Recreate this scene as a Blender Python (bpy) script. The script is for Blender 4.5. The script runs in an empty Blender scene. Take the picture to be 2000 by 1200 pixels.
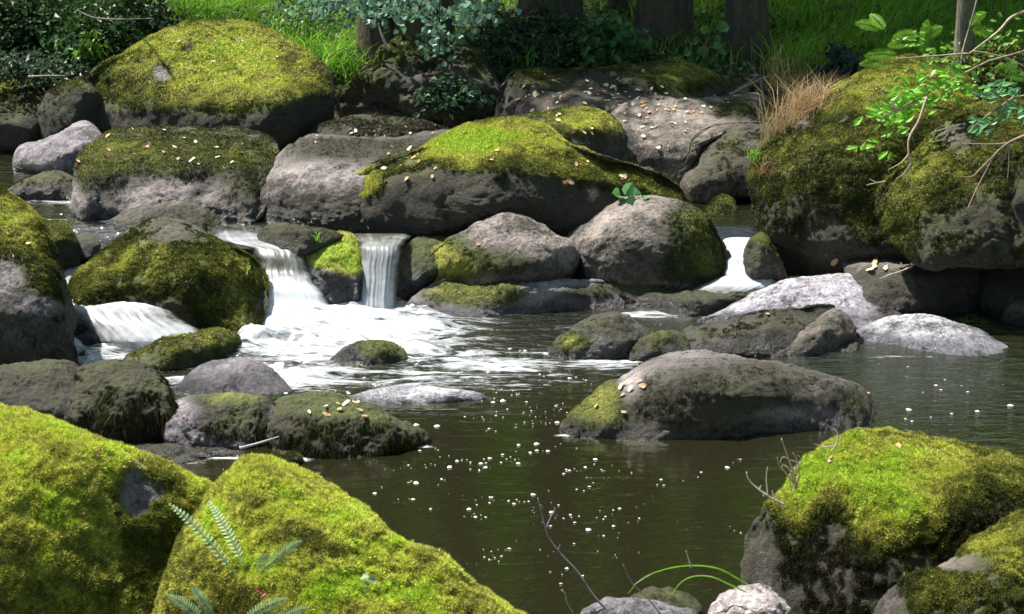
import bpy, bmesh, math, random
import numpy as np
from mathutils import Vector, Matrix

# ---------------------------------------------------------------- camera, sky, sun, exposure
S = bpy.context.scene
random.seed(7); rng = np.random.default_rng(7)
F = 3170.0; PITCH = math.atan(1000 / F); CAMZ = 3.0
cam_d = bpy.data.cameras.new('camera'); cam = bpy.data.objects.new('camera', cam_d)
S.collection.objects.link(cam); S.camera = cam
cam.location = (0, 0, CAMZ); cam.rotation_euler = (math.pi / 2 - PITCH, 0, 0)
cam_d.sensor_width = 36; cam_d.lens = F / 2000 * 36; cam_d.clip_start = .1; cam_d.clip_end = 800
cam_d.dof.use_dof = True; cam_d.dof.focus_distance = 8.6; cam_d.dof.aperture_fstop = 11
SUN = Vector((-.42, .24, .875)).normalized()
W = bpy.data.worlds.new('World'); S.world = W; W.use_nodes = True
nt = W.node_tree; nt.nodes.clear()
sky = nt.nodes.new('ShaderNodeTexSky'); sky.sky_type = 'NISHITA'; sky.sun_disc = False
sky.sun_elevation = math.asin(SUN.z); sky.sun_rotation = math.atan2(SUN.x, SUN.y)
bgn = nt.nodes.new('ShaderNodeBackground'); bgn.inputs[1].default_value = .10
wo = nt.nodes.new('ShaderNodeOutputWorld')
nt.links.new(sky.outputs[0], bgn.inputs[0]); nt.links.new(bgn.outputs[0], wo.inputs[0])
sd = bpy.data.lights.new('sun', 'SUN'); sd.energy = 5.0; sd.angle = math.radians(.6); sd.color = (1, .95, .84)
so = bpy.data.objects.new('sun', sd); S.collection.objects.link(so)
so.rotation_euler = SUN.to_track_quat('Z', 'Y').to_euler()
S.view_settings.view_transform = 'Standard'; S.view_settings.look = 'None'
S.view_settings.gamma = 1; S.view_settings.use_curve_mapping = False
S.view_settings.exposure = 1.2
ZU = .34                                            # level of the pool above the falls

# ---------------------------------------------------------------- helpers
cp, sp = math.cos(PITCH), math.sin(PITCH)
def P3(px, py, t):
    px, py, t = np.asarray(px, float), np.asarray(py, float), np.asarray(t, float)
    u = (px - 1000) / F; v = (600 - py) / F
    return np.stack(np.broadcast_arrays(u * t, t * (cp + v * sp), CAMZ + t * (-sp + v * cp)), -1)
def tz(py, z): return (CAMZ - z) / (sp - (600 - py) / F * cp)
def at(px, py, z=0.): return P3(px, py, tz(py, z))
def proj(p):
    y, z = p[..., 1], p[..., 2] - CAMZ
    t = y * cp - z * sp; v = (y * sp + z * cp) / t
    return 1000 + F * p[..., 0] / t, 600 - F * v, t

_g = np.random.default_rng(3); GRAD = _g.normal(size=(256, 3)); GRAD /= np.linalg.norm(GRAD, axis=1)[:, None]
PERM = _g.permutation(256)
def perlin(p):
    i = np.floor(p).astype(int); f = p - i; w = f * f * f * (f * (f * 6 - 15) + 10)
    out = 0
    for dx in (0, 1):
        for dy in (0, 1):
            for dz in (0, 1):
                h = PERM[(PERM[(PERM[(i[:, 0] + dx) & 255] + i[:, 1] + dy) & 255] + i[:, 2] + dz) & 255]
                d = f - np.array([dx, dy, dz])
                wt = (w[:, 0] if dx else 1 - w[:, 0]) * (w[:, 1] if dy else 1 - w[:, 1]) * (w[:, 2] if dz else 1 - w[:, 2])
                out = out + wt * (GRAD[h] * d).sum(1)
    return out * 1.6
def fbm(p, o=4, g=.5):
    a, s, r = 1., 1., 0
    for k in range(o): r = r + a * perlin(p * s + 17.3 * k); a *= g; s *= 2.03
    return r

def mesh_arrays(name, V, Fc, col=None, attrs=None, smooth=True):
    """V (n,3); Fc list of (m,k) int arrays"""
    me = bpy.data.meshes.new(name)
    if not isinstance(Fc, (list, tuple)): Fc = [Fc]
    Fc = [f for f in Fc if len(f)]
    loops = np.concatenate([f.ravel() for f in Fc]).astype(np.int32)
    tot = np.concatenate([np.full(len(f), f.shape[1], np.int32) for f in Fc])
    st = np.concatenate([[0], np.cumsum(tot)[:-1]]).astype(np.int32)
    me.vertices.add(len(V)); me.vertices.foreach_set('co', np.asarray(V, np.float32).ravel())
    me.loops.add(len(loops)); me.loops.foreach_set('vertex_index', loops)
    me.polygons.add(len(tot)); me.polygons.foreach_set('loop_start', st); me.polygons.foreach_set('loop_total', tot)
    me.polygons.foreach_set('use_smooth', np.full(len(tot), smooth, bool))
    if col is not None:
        a = me.attributes.new('col', 'FLOAT_COLOR', 'POINT')
        c4 = np.ones((len(V), 4), np.float32); c4[:, :3] = col; a.data.foreach_set('color', c4.ravel())
    for k, v in (attrs or {}).items():
        a = me.attributes.new(k, 'FLOAT', 'POINT'); a.data.foreach_set('value', np.asarray(v, np.float32))
    me.update(); me.validate()
    return me
def link(name, me, mat, parent=None, loc=None):
    o = bpy.data.objects.new(name, me); S.collection.objects.link(o)
    if mat is not None and not me.materials: me.materials.append(mat)
    if loc is not None: o.location = loc
    if parent is not None: o.parent = parent
    return o
def tag(o, label=None, cat=None, group=None, kind=None):
    if label: o['label'] = label
    if cat: o['category'] = cat
    if group: o['group'] = group
    if kind: o['kind'] = kind
    return o
def empty(name, loc, label, cat, group=None):
    o = bpy.data.objects.new(name, None); S.collection.objects.link(o); o.location = loc
    o.empty_display_size = .1
    return tag(o, label, cat, group)

class Geo:
    """collects vertices, faces and colours of ONE mesh"""
    def __init__(s): s.v = []; s.q = []; s.t = []; s.c = []; s.n = 0
    def add(s, V, q=None, t=None, c=(.5, .5, .5)):
        V = np.asarray(V, float).reshape(-1, 3)
        if q is not None: s.q.append(np.asarray(q, int).reshape(-1, 4) + s.n)
        if t is not None: s.t.append(np.asarray(t, int).reshape(-1, 3) + s.n)
        s.v.append(V); s.c.append(np.broadcast_to(np.asarray(c, float), (len(V), 3))); s.n += len(V)
    def tube(s, pts, rad, sides=7, c=(.1, .08, .06), rough=0., seed=0):
        pts = np.asarray(pts, float); n = len(pts); rad = np.broadcast_to(np.asarray(rad, float), (n,))
        T = np.gradient(pts, axis=0); T /= np.linalg.norm(T, axis=1)[:, None] + 1e-9
        ref = np.array([0, 0, 1.]) if abs(T[0, 2]) < .8 else np.array([0, 1., 0])
        A = np.cross(T, ref); A /= np.linalg.norm(A, axis=1)[:, None] + 1e-9; B = np.cross(T, A)
        th = np.linspace(0, 2 * np.pi, sides, endpoint=False)
        V = pts[:, None] + rad[:, None, None] * (np.cos(th)[None, :, None] * A[:, None] + np.sin(th)[None, :, None] * B[:, None])
        if rough:
            d = perlin(V.reshape(-1, 3) * np.array([7, 7, 1.3]) / max(rad.max() * 4, .02) + seed).reshape(n, sides)
            V = V + (V - pts[:, None]) * (rough * d)[..., None]
        i = np.arange(n - 1)[:, None] * sides; j = np.arange(sides)[None]; j2 = (j + 1) % sides
        q = np.stack([i + j, i + j2, i + sides + j2, i + sides + j], -1).reshape(-1, 4)
        s.add(V.reshape(-1, 3), q=q, c=c)
        s.add(pts[[0, -1]], c=c)
        k = s.n - 2; b0 = k - n * sides; e0 = k - sides
        jj = np.arange(sides); s.t.append(np.stack([np.full(sides, k), b0 + (jj + 1) % sides, b0 + jj], -1))
        s.t.append(np.stack([np.full(sides, k + 1), e0 + jj, e0 + (jj + 1) % sides], -1))
    def leaves(s, P, D, N, L, Wd, col, fold=.25, droop=.25, shape=(.35, .5, .72, .38)):
        """batch of ovate leaves: base P, direction D, upper-side normal N"""
        P = np.asarray(P, float); n = len(P)
        D = D / (np.linalg.norm(D, axis=1)[:, None] + 1e-9)
        X = np.cross(D, N); X /= np.linalg.norm(X, axis=1)[:, None] + 1e-9; N = np.cross(X, D)
        L = np.broadcast_to(L, (n,))[:, None]; Wd = np.broadcast_to(Wd, (n,))[:, None]
        a1, w1, a2, w2 = shape
        base = P; tip = P + D * L - N * L * droop
        m1 = P + D * L * a1 - N * L * droop * a1 * .3; m2 = P + D * L * a2 - N * L * droop * a2 * .6
        l1 = m1 + X * Wd * w1 + N * Wd * fold; r1 = m1 - X * Wd * w1 + N * Wd * fold
        l2 = m2 + X * Wd * w2 + N * Wd * fold * .7; r2 = m2 - X * Wd * w2 + N * Wd * fold * .7
        V = np.stack([base, l1, l2, tip, r2, r1], 1).reshape(-1, 3)
        i = np.arange(n)[:, None] * 6
        q = np.concatenate([i + np.array([[0, 3, 2, 1]]), i + np.array([[0, 5, 4, 3]])])
        col = np.broadcast_to(col, (n, 3)); s.add(V, q=q, c=np.repeat(col, 6, 0))
    def blades(s, P, D, L, Wd, col, bend=None, seg=1):
        P = np.asarray(P, float); n = len(P)
        D = D / (np.linalg.norm(D, axis=1)[:, None] + 1e-9)
        R = rng.normal(size=(n, 3)); X = np.cross(D, R); X /= np.linalg.norm(X, axis=1)[:, None] + 1e-9
        L = np.broadcast_to(L, (n,))[:, None]; Wd = np.broadcast_to(Wd, (n,))[:, None]
        col = np.broadcast_to(col, (n, 3))
        if bend is None: bend = np.zeros((n, 3))
        if seg == 1:
            V = np.stack([P - X * Wd / 2, P + X * Wd / 2, P + D * L + bend * L], 1).reshape(-1, 3)
            s.add(V, t=np.arange(n * 3).reshape(-1, 3), c=np.repeat(col, 3, 0)); return
        m = P + D * L * .5 + bend * L * .2; e = P + D * L * .85 + bend * L
        V = np.stack([P - X * Wd / 2, P + X * Wd / 2, m + X * Wd * .42, m - X * Wd * .42, e], 1).reshape(-1, 3)
        i = np.arange(n)[:, None] * 5
        s.add(V, q=i + np.array([[0, 1, 2, 3]]), t=i + np.array([[3, 2, 4]]) , c=np.repeat(col, 5, 0))
        # (quads and triangles share the same vertices)
    def build(s, name, mat, parent=None, origin=None, smooth=False):
        V = np.concatenate(s.v)
        if origin is not None: V = V - np.asarray(origin, float)
        Fc = ([np.concatenate(s.q)] if s.q else []) + ([np.concatenate(s.t)] if s.t else [])
        me = mesh_arrays(name, V, Fc, np.concatenate(s.c), smooth=smooth)
        return link(name, me, mat, parent, origin if parent is None else None)
def jit(c, n, a=.25, hue=.12):
    c = np.asarray(c, float)[None] * (1 + a * rng.uniform(-1, 1, (n, 1))) * (1 + hue * rng.uniform(-1, 1, (n, 3)))
    return np.clip(c, 0, 1)

# ---------------------------------------------------------------- materials
def newmat(name):
    m = bpy.data.materials.new(name); m.use_nodes = True; t = m.node_tree; t.nodes.clear()
    return m, t, (lambda ty, **k: _node(t, ty, **k)), t.links.new
def _node(t, ty, **k):
    n = t.nodes.new(ty)
    for a, v in k.items():
        if a.startswith('i_'): n.inputs[int(a[2:])].default_value = v
        else: setattr(n, a, v)
    return n
def ramp(n, stops):
    e = n.color_ramp.elements
    while len(e) < len(stops): e.new(.5)
    for el, (p, c) in zip(e, stops): el.position = p; el.color = (*c, 1) if len(c) == 3 else c
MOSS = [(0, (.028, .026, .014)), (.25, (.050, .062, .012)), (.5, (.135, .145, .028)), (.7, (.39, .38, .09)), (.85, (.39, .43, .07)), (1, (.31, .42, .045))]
def moss_col(h):
    x = [a for a, _ in MOSS]; return np.stack([np.interp(h, x, [c[k] for _, c in MOSS]) for k in range(3)], -1)

def mat_rock():
    m, t, N, Lk = newmat('river_rock')
    tc = N('ShaderNodeTexCoord'); oi = N('ShaderNodeObjectInfo')
    ad = N('ShaderNodeVectorMath', operation='ADD'); mu = N('ShaderNodeVectorMath', operation='SCALE')
    mu.inputs[0].default_value = (31, 17, 9); Lk(oi.outputs['Random'], mu.inputs['Scale'])
    Lk(tc.outputs['Object'], ad.inputs[0]); Lk(mu.outputs[0], ad.inputs[1]); co = ad.outputs[0]
    def noise(sc, det=4, ro=.6, dist=0.):
        n = N('ShaderNodeTexNoise'); n.inputs['Scale'].default_value = sc; n.inputs['Detail'].default_value = det
        n.inputs['Roughness'].default_value = ro; n.inputs['Distortion'].default_value = dist; Lk(co, n.inputs['Vector']); return n.outputs['Fac']
    def math_(op, a, b=None, c=None, clamp=False):
        n = N('ShaderNodeMath', operation=op); n.use_clamp = clamp
        for i, x in enumerate((a, b, c)):
            if x is None: continue
            if isinstance(x, (int, float)): n.inputs[i].default_value = x
            else: Lk(x, n.inputs[i])
        return n.outputs[0]
    def mapr(x, a, b, c=0., d=1.):
        n = N('ShaderNodeMapRange'); Lk(x, n.inputs[0])
        for i, v in zip((1, 2, 3, 4), (a, b, c, d)): n.inputs[i].default_value = v
        return n.outputs[0]
    def mix(f, a, b, bt='MIX'):
        n = N('ShaderNodeMix', data_type='RGBA', blend_type=bt)
        if isinstance(f, float): n.inputs[0].default_value = f
        else: Lk(f, n.inputs[0])
        for i, x in ((6, a), (7, b)):
            if isinstance(x, tuple): n.inputs[i].default_value = (*x, 1)
            else: Lk(x, n.inputs[i])
        return n.outputs[2]
    def attr(n_): n = N('ShaderNodeAttribute', attribute_name=n_); return n.outputs['Fac']
    n1, n2, n3, n4 = noise(3.2, 6, .65, .4), noise(11, 6, .7, .6), noise(55, 5, .75), noise(190, 3, .7)
    # granite tone, scaled by patches that partly carry painted sun and shade
    tone = math_('ADD', mapr(n1, .35, .65, .45, 1.35), mapr(n2, .35, .65, -.42, .42))
    tone = math_('ADD', tone, mapr(n3, .35, .65, -.5, .5))
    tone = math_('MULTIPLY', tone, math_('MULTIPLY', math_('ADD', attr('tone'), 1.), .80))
    cm = N('ShaderNodeVectorMath', operation='SCALE'); Lk(oi.outputs['Color'], cm.inputs[0]); Lk(tone, cm.inputs['Scale'])
    base = cm.outputs[0]
    base = mix(mapr(n4, .58, .70, 0, .55), base, (.34, .32, .31)); base = mix(mapr(n4, .42, .32, 0, .6), base, (.02, .02, .022))
    # warm and dark staining
    base = mix(mapr(noise(5.5, 5, .7, 1.), .55, .72, 0, .45), base, (.16, .115, .075))
    base = mix(mapr(noise(7.5, 6, .75, .8), .54, .68, 0, .75), base, (.030, .031, .026))
    # pale crust lichen
    vo = N('ShaderNodeTexVoronoi'); vo.inputs['Scale'].default_value = 13; Lk(co, vo.inputs['Vector'])
    li = math_('MULTIPLY', mapr(math_('ADD', vo.outputs['Distance'], math_('MULTIPLY', n2, .5)), .36, .30), mapr(noise(2.3, 2), .5, .62))
    base = mix(math_('MULTIPLY', li, .55), base, (.40, .39, .34))
    f1, f2 = noise(4.2, 8, .72, .5), noise(26, 4, .8)
    fs = math_('ADD', attr('film'), math_('ADD', mapr(f1, .3, .7, -.45, .45), mapr(f2, .3, .7, -.38, .38)))
    fcol = mix(mapr(n3, .35, .65), (.012, .0105, .0085), (.050, .044, .030))
    fcol = mix(mapr(noise(80, 2), .60, .72, 0, .6), fcol, (.16, .14, .11))
    base = mix(mapr(fs, .42, .72, 0, .9), base, fcol)
    # moss film under the tufts
    ms = attr('moss')
    mm = mapr(math_('ADD', ms, math_('ADD', mapr(n2, 0, 1, -.45, .45), mapr(n3, 0, 1, -.5, .5))), .06, .52)
    hu = math_('ADD', attr('mhue'), math_('ADD', mapr(n3, .25, .75, -.22, .16), mapr(n1, .3, .7, -.16, .16)))
    cr = N('ShaderNodeValToRGB'); ramp(cr, MOSS); Lk(hu, cr.inputs[0])
    col = mix(mm, base, cr.outputs[0])
    # soaked rim by the waterline
    wet = math_('MULTIPLY', attr('wet'), math_('SUBTRACT', 1., math_('MULTIPLY', mm, .5)))
    col = mix(wet, col, mix(1., col, (.32, .32, .35), 'MULTIPLY'))
    bs = N('ShaderNodeBsdfPrincipled'); Lk(col, bs.inputs['Base Color'])
    Lk(mapr(wet, 0, 1, .82, .22), bs.inputs['Roughness'])
    hgt = math_('ADD', math_('MULTIPLY', n2, .6), math_('ADD', math_('MULTIPLY', n3, .30), math_('MULTIPLY', n4, .07)))
    bp = N('ShaderNodeBump'); bp.inputs['Strength'].default_value = .9; bp.inputs['Distance'].default_value = .05
    Lk(hgt, bp.inputs['Height']); Lk(bp.outputs[0], bs.inputs['Normal'])
    o = N('ShaderNodeOutputMaterial'); Lk(bs.outputs[0], o.inputs[0]); return m
def mat_leaf(name, trans=.35, rough=.6, spec=.3):
    m, t, N, Lk = newmat(name)
    a = N('ShaderNodeAttribute', attribute_name='col'); tc = N('ShaderNodeTexCoord')
    no = N('ShaderNodeTexNoise'); no.inputs['Scale'].default_value = 60; Lk(tc.outputs['Object'], no.inputs['Vector'])
    mr = N('ShaderNodeMapRange', i_1=.3, i_2=.7, i_3=.8, i_4=1.2); Lk(no.outputs['Fac'], mr.inputs[0])
    sc = N('ShaderNodeVectorMath', operation='SCALE'); Lk(a.outputs['Color'], sc.inputs[0]); Lk(mr.outputs[0], sc.inputs['Scale'])
    b = N('ShaderNodeBsdfPrincipled'); b.inputs['Roughness'].default_value = rough; b.inputs['Specular IOR Level'].default_value = spec
    Lk(sc.outputs[0], b.inputs['Base Color'])
    tr = N('ShaderNodeBsdfTranslucent'); Lk(sc.outputs[0], tr.inputs[0])
    mx = N('ShaderNodeMixShader'); mx.inputs[0].default_value = trans
    Lk(b.outputs[0], mx.inputs[1]); Lk(tr.outputs[0], mx.inputs[2])
    o = N('ShaderNodeOutputMaterial'); Lk(mx.outputs[0], o.inputs[0]); return m
def mat_bark():
    m, t, N, Lk = newmat('bark')
    a = N('ShaderNodeAttribute', attribute_name='col'); tc = N('ShaderNodeTexCoord'); mp = N('ShaderNodeMapping')
    mp.inputs['Scale'].default_value = (14, 14, 3.2); Lk(tc.outputs['Object'], mp.inputs[0])
    no = N('ShaderNodeTexNoise'); no.inputs['Scale'].default_value = 1; no.inputs['Detail'].default_value = 7; no.inputs['Roughness'].default_value = .7
    no.inputs['Distortion'].default_value = .8; Lk(mp.outputs[0], no.inputs['Vector'])
    mr = N('ShaderNodeMapRange', i_1=.3, i_2=.7, i_3=.35, i_4=1.6); Lk(no.outputs['Fac'], mr.inputs[0])
    sc = N('ShaderNodeVectorMath', operation='SCALE'); Lk(a.outputs['Color'], sc.inputs[0]); Lk(mr.outputs[0], sc.inputs['Scale'])
    n2 = N('ShaderNodeTexNoise'); n2.inputs['Scale'].default_value = 5; n2.inputs['Detail'].default_value = 5; Lk(tc.outputs['Object'], n2.inputs['Vector'])
    m2 = N('ShaderNodeMapRange', i_1=.52, i_2=.66, i_3=0, i_4=.8); Lk(n2.outputs['Fac'], m2.inputs[0])
    mx = N('ShaderNodeMix', data_type='RGBA'); Lk(m2.outputs[0], mx.inputs[0]); Lk(sc.outputs[0], mx.inputs[6]); mx.inputs[7].default_value = (.06, .075, .02, 1)
    b = N('ShaderNodeBsdfPrincipled'); b.inputs['Roughness'].default_value = .9; Lk(mx.outputs[2], b.inputs['Base Color'])
    bp = N('ShaderNodeBump'); bp.inputs['Strength'].default_value = 1; bp.inputs['Distance'].default_value = .04
    Lk(no.outputs['Fac'], bp.inputs['Height']); Lk(bp.outputs[0], b.inputs['Normal'])
    o = N('ShaderNodeOutputMaterial'); Lk(b.outputs[0], o.inputs[0]); return m
def mat_ground():
    m, t, N, Lk = newmat('forest_ground')
    tc = N('ShaderNodeTexCoord'); no = N('ShaderNodeTexNoise'); no.inputs['Scale'].default_value = 3; no.inputs['Detail'].default_value = 8
    no.inputs['Roughness'].default_value = .7; Lk(tc.outputs['Object'], no.inputs['Vector'])
    cr = N('ShaderNodeValToRGB'); ramp(cr, [(.3, (.022, .02, .011)), (.5, (.05, .045, .02)), (.62, (.05, .065, .018)), (.8, (.11, .09, .05))]); Lk(no.outputs['Fac'], cr.inputs[0])
    b = N('ShaderNodeBsdfPrincipled'); b.inputs['Roughness'].default_value = .95; sx = N('ShaderNodeSeparateXYZ'); Lk(tc.outputs['Object'], sx.inputs[0]); my = N('ShaderNodeMapRange', i_1=17., i_2=21., i_3=0, i_4=1); Lk(sx.outputs[1], my.inputs[0])
    gm = N('ShaderNodeMix', data_type='RGBA'); Lk(my.outputs[0], gm.inputs[0]); Lk(cr.outputs[0], gm.inputs[6]); gm.inputs[7].default_value = (.15, .30, .035, 1); Lk(gm.outputs[2], b.inputs['Base Color'])
    bp = N('ShaderNodeBump'); bp.inputs['Distance'].default_value = .06; Lk(no.outputs['Fac'], bp.inputs['Height']); Lk(bp.outputs[0], b.inputs['Normal'])
    o = N('ShaderNodeOutputMaterial'); Lk(b.outputs[0], o.inputs[0]); return m
def mat_water():
    m, t, N, Lk = newmat('stream_water')
    tc = N('ShaderNodeTexCoord')
    def noise(sc, det, vec_scale, ro=.6, dist=0.):
        mp = N('ShaderNodeMapping'); mp.inputs['Scale'].default_value = vec_scale; Lk(tc.outputs['Object'], mp.inputs[0])
        n = N('ShaderNodeTexNoise'); n.inputs['Scale'].default_value = sc; n.inputs['Detail'].default_value = det
        n.inputs['Roughness'].default_value = ro; n.inputs['Distortion'].default_value = dist; Lk(mp.outputs[0], n.inputs['Vector']); return n.outputs['Fac']
    fa = N('ShaderNodeAttribute', attribute_name='foam').outputs['Fac']
    ra = N('ShaderNodeAttribute', attribute_name='rough').outputs['Fac']
    s1 = noise(2.2, 7, (1, 5.0, 1), .66, 1.3); s2 = noise(11, 5, (1, 3.6, 1), .7, .9)
    def M(op, a, b, c=False):
        n = N('ShaderNodeMath', operation=op); n.use_clamp = c
        for i, x in ((0, a), (1, b)):
            if isinstance(x, (int, float)): n.inputs[i].default_value = x
            else: Lk(x, n.inputs[i])
        return n.outputs[0]
    def mapr(x, a, b, c=0., d=1.):
        n = N('ShaderNodeMapRange'); Lk(x, n.inputs[0])
        for i, v in zip((1, 2, 3, 4), (a, b, c, d)): n.inputs[i].default_value = v
        return n.outputs[0]
    fo = mapr(M('ADD', fa, M('ADD', mapr(s1, .3, .7, -.6, .6), mapr(s2, .3, .7, -.42, .42)))  , .42, 1.35)
    fo = M('MULTIPLY', fo, mapr(fa, .03, .2))
    body = N('ShaderNodeBsdfPrincipled'); body.inputs['Base Color'].default_value = (.0125, .0125, .0055, 1)
    body.inputs['Roughness'].default_value = .07; body.inputs['IOR'].default_value = 1.42
    w1 = noise(5, 3, (1, 3.4, 1), .5, .3); w2 = noise(26, 2, (1, 3.0, 1), .5)
    hh = M('ADD', M('MULTIPLY', w1, M('ADD', M('MULTIPLY', ra, 1.0), .14)), M('MULTIPLY', w2, M('ADD', M('MULTIPLY', ra, .28), .022)))
    bp = N('ShaderNodeBump'); bp.inputs['Strength'].default_value = 1; bp.inputs['Distance'].default_value = .028
    Lk(hh, bp.inputs['Height']); Lk(bp.outputs[0], body.inputs['Normal'])
    gl = N('ShaderNodeBsdfGlossy'); gl.inputs['Color'].default_value = (.85, .86, .74, 1); gl.inputs['Roughness'].default_value = .07; Lk(bp.outputs[0], gl.inputs['Normal'])
    fz = N('ShaderNodeFresnel'); fz.inputs[0].default_value = 2.1; gx = N('ShaderNodeMixShader'); Lk(fz.outputs[0], gx.inputs[0]); Lk(body.outputs[0], gx.inputs[1]); Lk(gl.outputs[0], gx.inputs[2]); body = gx
    fm = N('ShaderNodeBsdfPrincipled'); fm.inputs['Base Color'].default_value = (.58, .61, .67, 1); fm.inputs['Roughness'].default_value = .55
    b2 = N('ShaderNodeBump'); b2.inputs['Strength'].default_value = .3; b2.inputs['Distance'].default_value = .03
    Lk(M('ADD', s1, M('MULTIPLY', s2, .4)), b2.inputs['Height']); Lk(b2.outputs[0], fm.inputs['Normal'])
    mx = N('ShaderNodeMixShader'); Lk(fo, mx.inputs[0]); Lk(body.outputs[0], mx.inputs[1]); Lk(fm.outputs[0], mx.inputs[2])
    o = N('ShaderNodeOutputMaterial'); Lk(mx.outputs[0], o.inputs[0]); return m
def mat_fall():
    m, t, N, Lk = newmat('falling_water')
    uv = N('ShaderNodeUVMap', uv_map='UVMap'); mp = N('ShaderNodeMapping'); mp.inputs['Scale'].default_value = (6.5, .8, 1); Lk(uv.outputs[0], mp.inputs[0])
    n = N('ShaderNodeTexNoise'); n.inputs['Scale'].default_value = 1; n.inputs['Detail'].default_value = 6; n.inputs['Roughness'].default_value = .72
    n.inputs['Distortion'].default_value = 1.1; Lk(mp.outputs[0], n.inputs['Vector'])
    fa = N('ShaderNodeAttribute', attribute_name='foam').outputs['Fac']
    ad = N('ShaderNodeMath', operation='ADD'); Lk(fa, ad.inputs[1])
    tc3 = N('ShaderNodeTexCoord'); n3_ = N('ShaderNodeTexNoise'); n3_.inputs['Scale'].default_value = 13; n3_.inputs['Detail'].default_value = 6; n3_.inputs['Roughness'].default_value = .7; Lk(tc3.outputs['Object'], n3_.inputs['Vector'])
    nb = N('ShaderNodeMix', data_type='FLOAT'); nb.inputs[0].default_value = .55; Lk(n.outputs['Fac'], nb.inputs[2]); Lk(n3_.outputs['Fac'], nb.inputs[3]); Lk(nb.outputs[0], ad.inputs[0])
    mr = N('ShaderNodeMapRange', i_1=.52, i_2=.98, i_3=.02, i_4=.93); Lk(ad.outputs[0], mr.inputs[0])
    g = N('ShaderNodeBsdfPrincipled'); g.inputs['Base Color'].default_value = (.05, .05, .035, 1); g.inputs['Roughness'].default_value = .35
    bp = N('ShaderNodeBump'); bp.inputs['Strength'].default_value = .2; bp.inputs['Distance'].default_value = .02
    Lk(n.outputs['Fac'], bp.inputs['Height']); Lk(bp.outputs[0], g.inputs['Normal'])
    w = N('ShaderNodeBsdfPrincipled'); w.inputs['Base Color'].default_value = (.74, .78, .86, 1); w.inputs['Roughness'].default_value = .9; w.inputs['Specular IOR Level'].default_value = .05; Lk(bp.outputs[0], w.inputs['Normal'])
    tr = N('ShaderNodeBsdfTranslucent'); tr.inputs[0].default_value = (.85, .87, .92, 1)
    wm = N('ShaderNodeMixShader'); wm.inputs[0].default_value = .35; Lk(w.outputs[0], wm.inputs[1]); Lk(tr.outputs[0], wm.inputs[2])
    mx = N('ShaderNodeMixShader'); Lk(mr.outputs[0], mx.inputs[0]); Lk(g.outputs[0], mx.inputs[1]); Lk(wm.outputs[0], mx.inputs[2])
    ea = N('ShaderNodeAttribute', attribute_name='edge').outputs['Fac']; e2 = N('ShaderNodeMath', operation='ADD'); Lk(ea, e2.inputs[0]); Lk(nb.outputs[0], e2.inputs[1])
    er = N('ShaderNodeMapRange', i_1=.50, i_2=1.05, i_3=0, i_4=.96); Lk(e2.outputs[0], er.inputs[0]); tp = N('ShaderNodeBsdfTransparent')
    fx = N('ShaderNodeMixShader'); Lk(er.outputs[0], fx.inputs[0]); Lk(tp.outputs[0], fx.inputs[1]); Lk(mx.outputs[0], fx.inputs[2])
    o = N('ShaderNodeOutputMaterial'); Lk(fx.outputs[0], o.inputs[0]); return m
M_ROCK, M_BARK, M_GROUND, M_WATER, M_FALL = mat_rock(), mat_bark(), mat_ground(), mat_water(), mat_fall()
M_MOSS = mat_leaf('moss_tufts', .25, .8, .1); M_LEAF = mat_leaf('green_leaves', .4, .45, .45)
M_GRASS = mat_leaf('grass_blades', .45, .6, .25); M_DRY = mat_leaf('dry_leaves', .2, .7, .2); M_FOAM = mat_leaf('foam_flecks', .1, .5, .4)

# ---------------------------------------------------------------- ground and water
def ss(x, a, b): x = np.clip((x - a) / (b - a), 0, 1); return x * x * (3 - 2 * x)
def ground_z(x, y):
    far = ss(y + .25 * np.sin(x * 1.1), 12.5, 13.7)
    z = -.7 + far * (1.42 + np.clip(y - 13.6, 0, 8) * .135 + np.clip(y - 21, 0, 400) * .16 + np.clip(y - 24, 0, 30) * .42)  # far hillside beyond the view, steepened so its green mirrors in the pool
    right = ss(x, 3.4, 5.0) * (1 - far) + ss(x, 1.6, 2.6) * ss(y, 10.3, 11.4) * (1 - far)
    left = ss(-x, 4.6, 6.4) * (1 - far)
    near = (1 - ss(y, 3.0, 4.6))
    z = z + np.clip(right, 0, 1) * 1.25 + left * 1.3 + near * 1.7
    step = ss(y, 10.0, 10.3) * (1 - far) * (1 - np.clip(right, 0, 1)) * .45
    return z + step
def grid_mesh(name, xs, ys, zf, attrs=None):
    X, Y = np.meshgrid(xs, ys); V = np.stack([X.ravel(), Y.ravel(), np.zeros(X.size)], 1)
    V[:, 2] = zf(V[:, 0], V[:, 1]); nx = len(xs)
    i = (np.arange(len(ys) - 1)[:, None] * nx + np.arange(nx - 1)[None]).ravel()
    q = np.stack([i, i + 1, i + nx + 1, i + nx], 1)
    return mesh_arrays(name, V, q, attrs=attrs(V) if attrs else None)
gx = np.concatenate([[-400, -200, -90, -45, -25, -16], np.arange(-12, 12.01, .15), [16, 25, 45, 90, 200, 400]])
gy = np.concatenate([[-300, -120, -50, -20, -8, -3], np.arange(0, 24, .15), [26, 30, 36, 45, 60, 90, 150, 300, 500]])
def gz(x, y): return ground_z(x, y) + .07 * fbm(np.stack([x, y, x * 0], 1) * .9, 4)
tag(link('ground', grid_mesh('ground', gx, gy, gz), M_GROUND), kind='structure')

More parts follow.
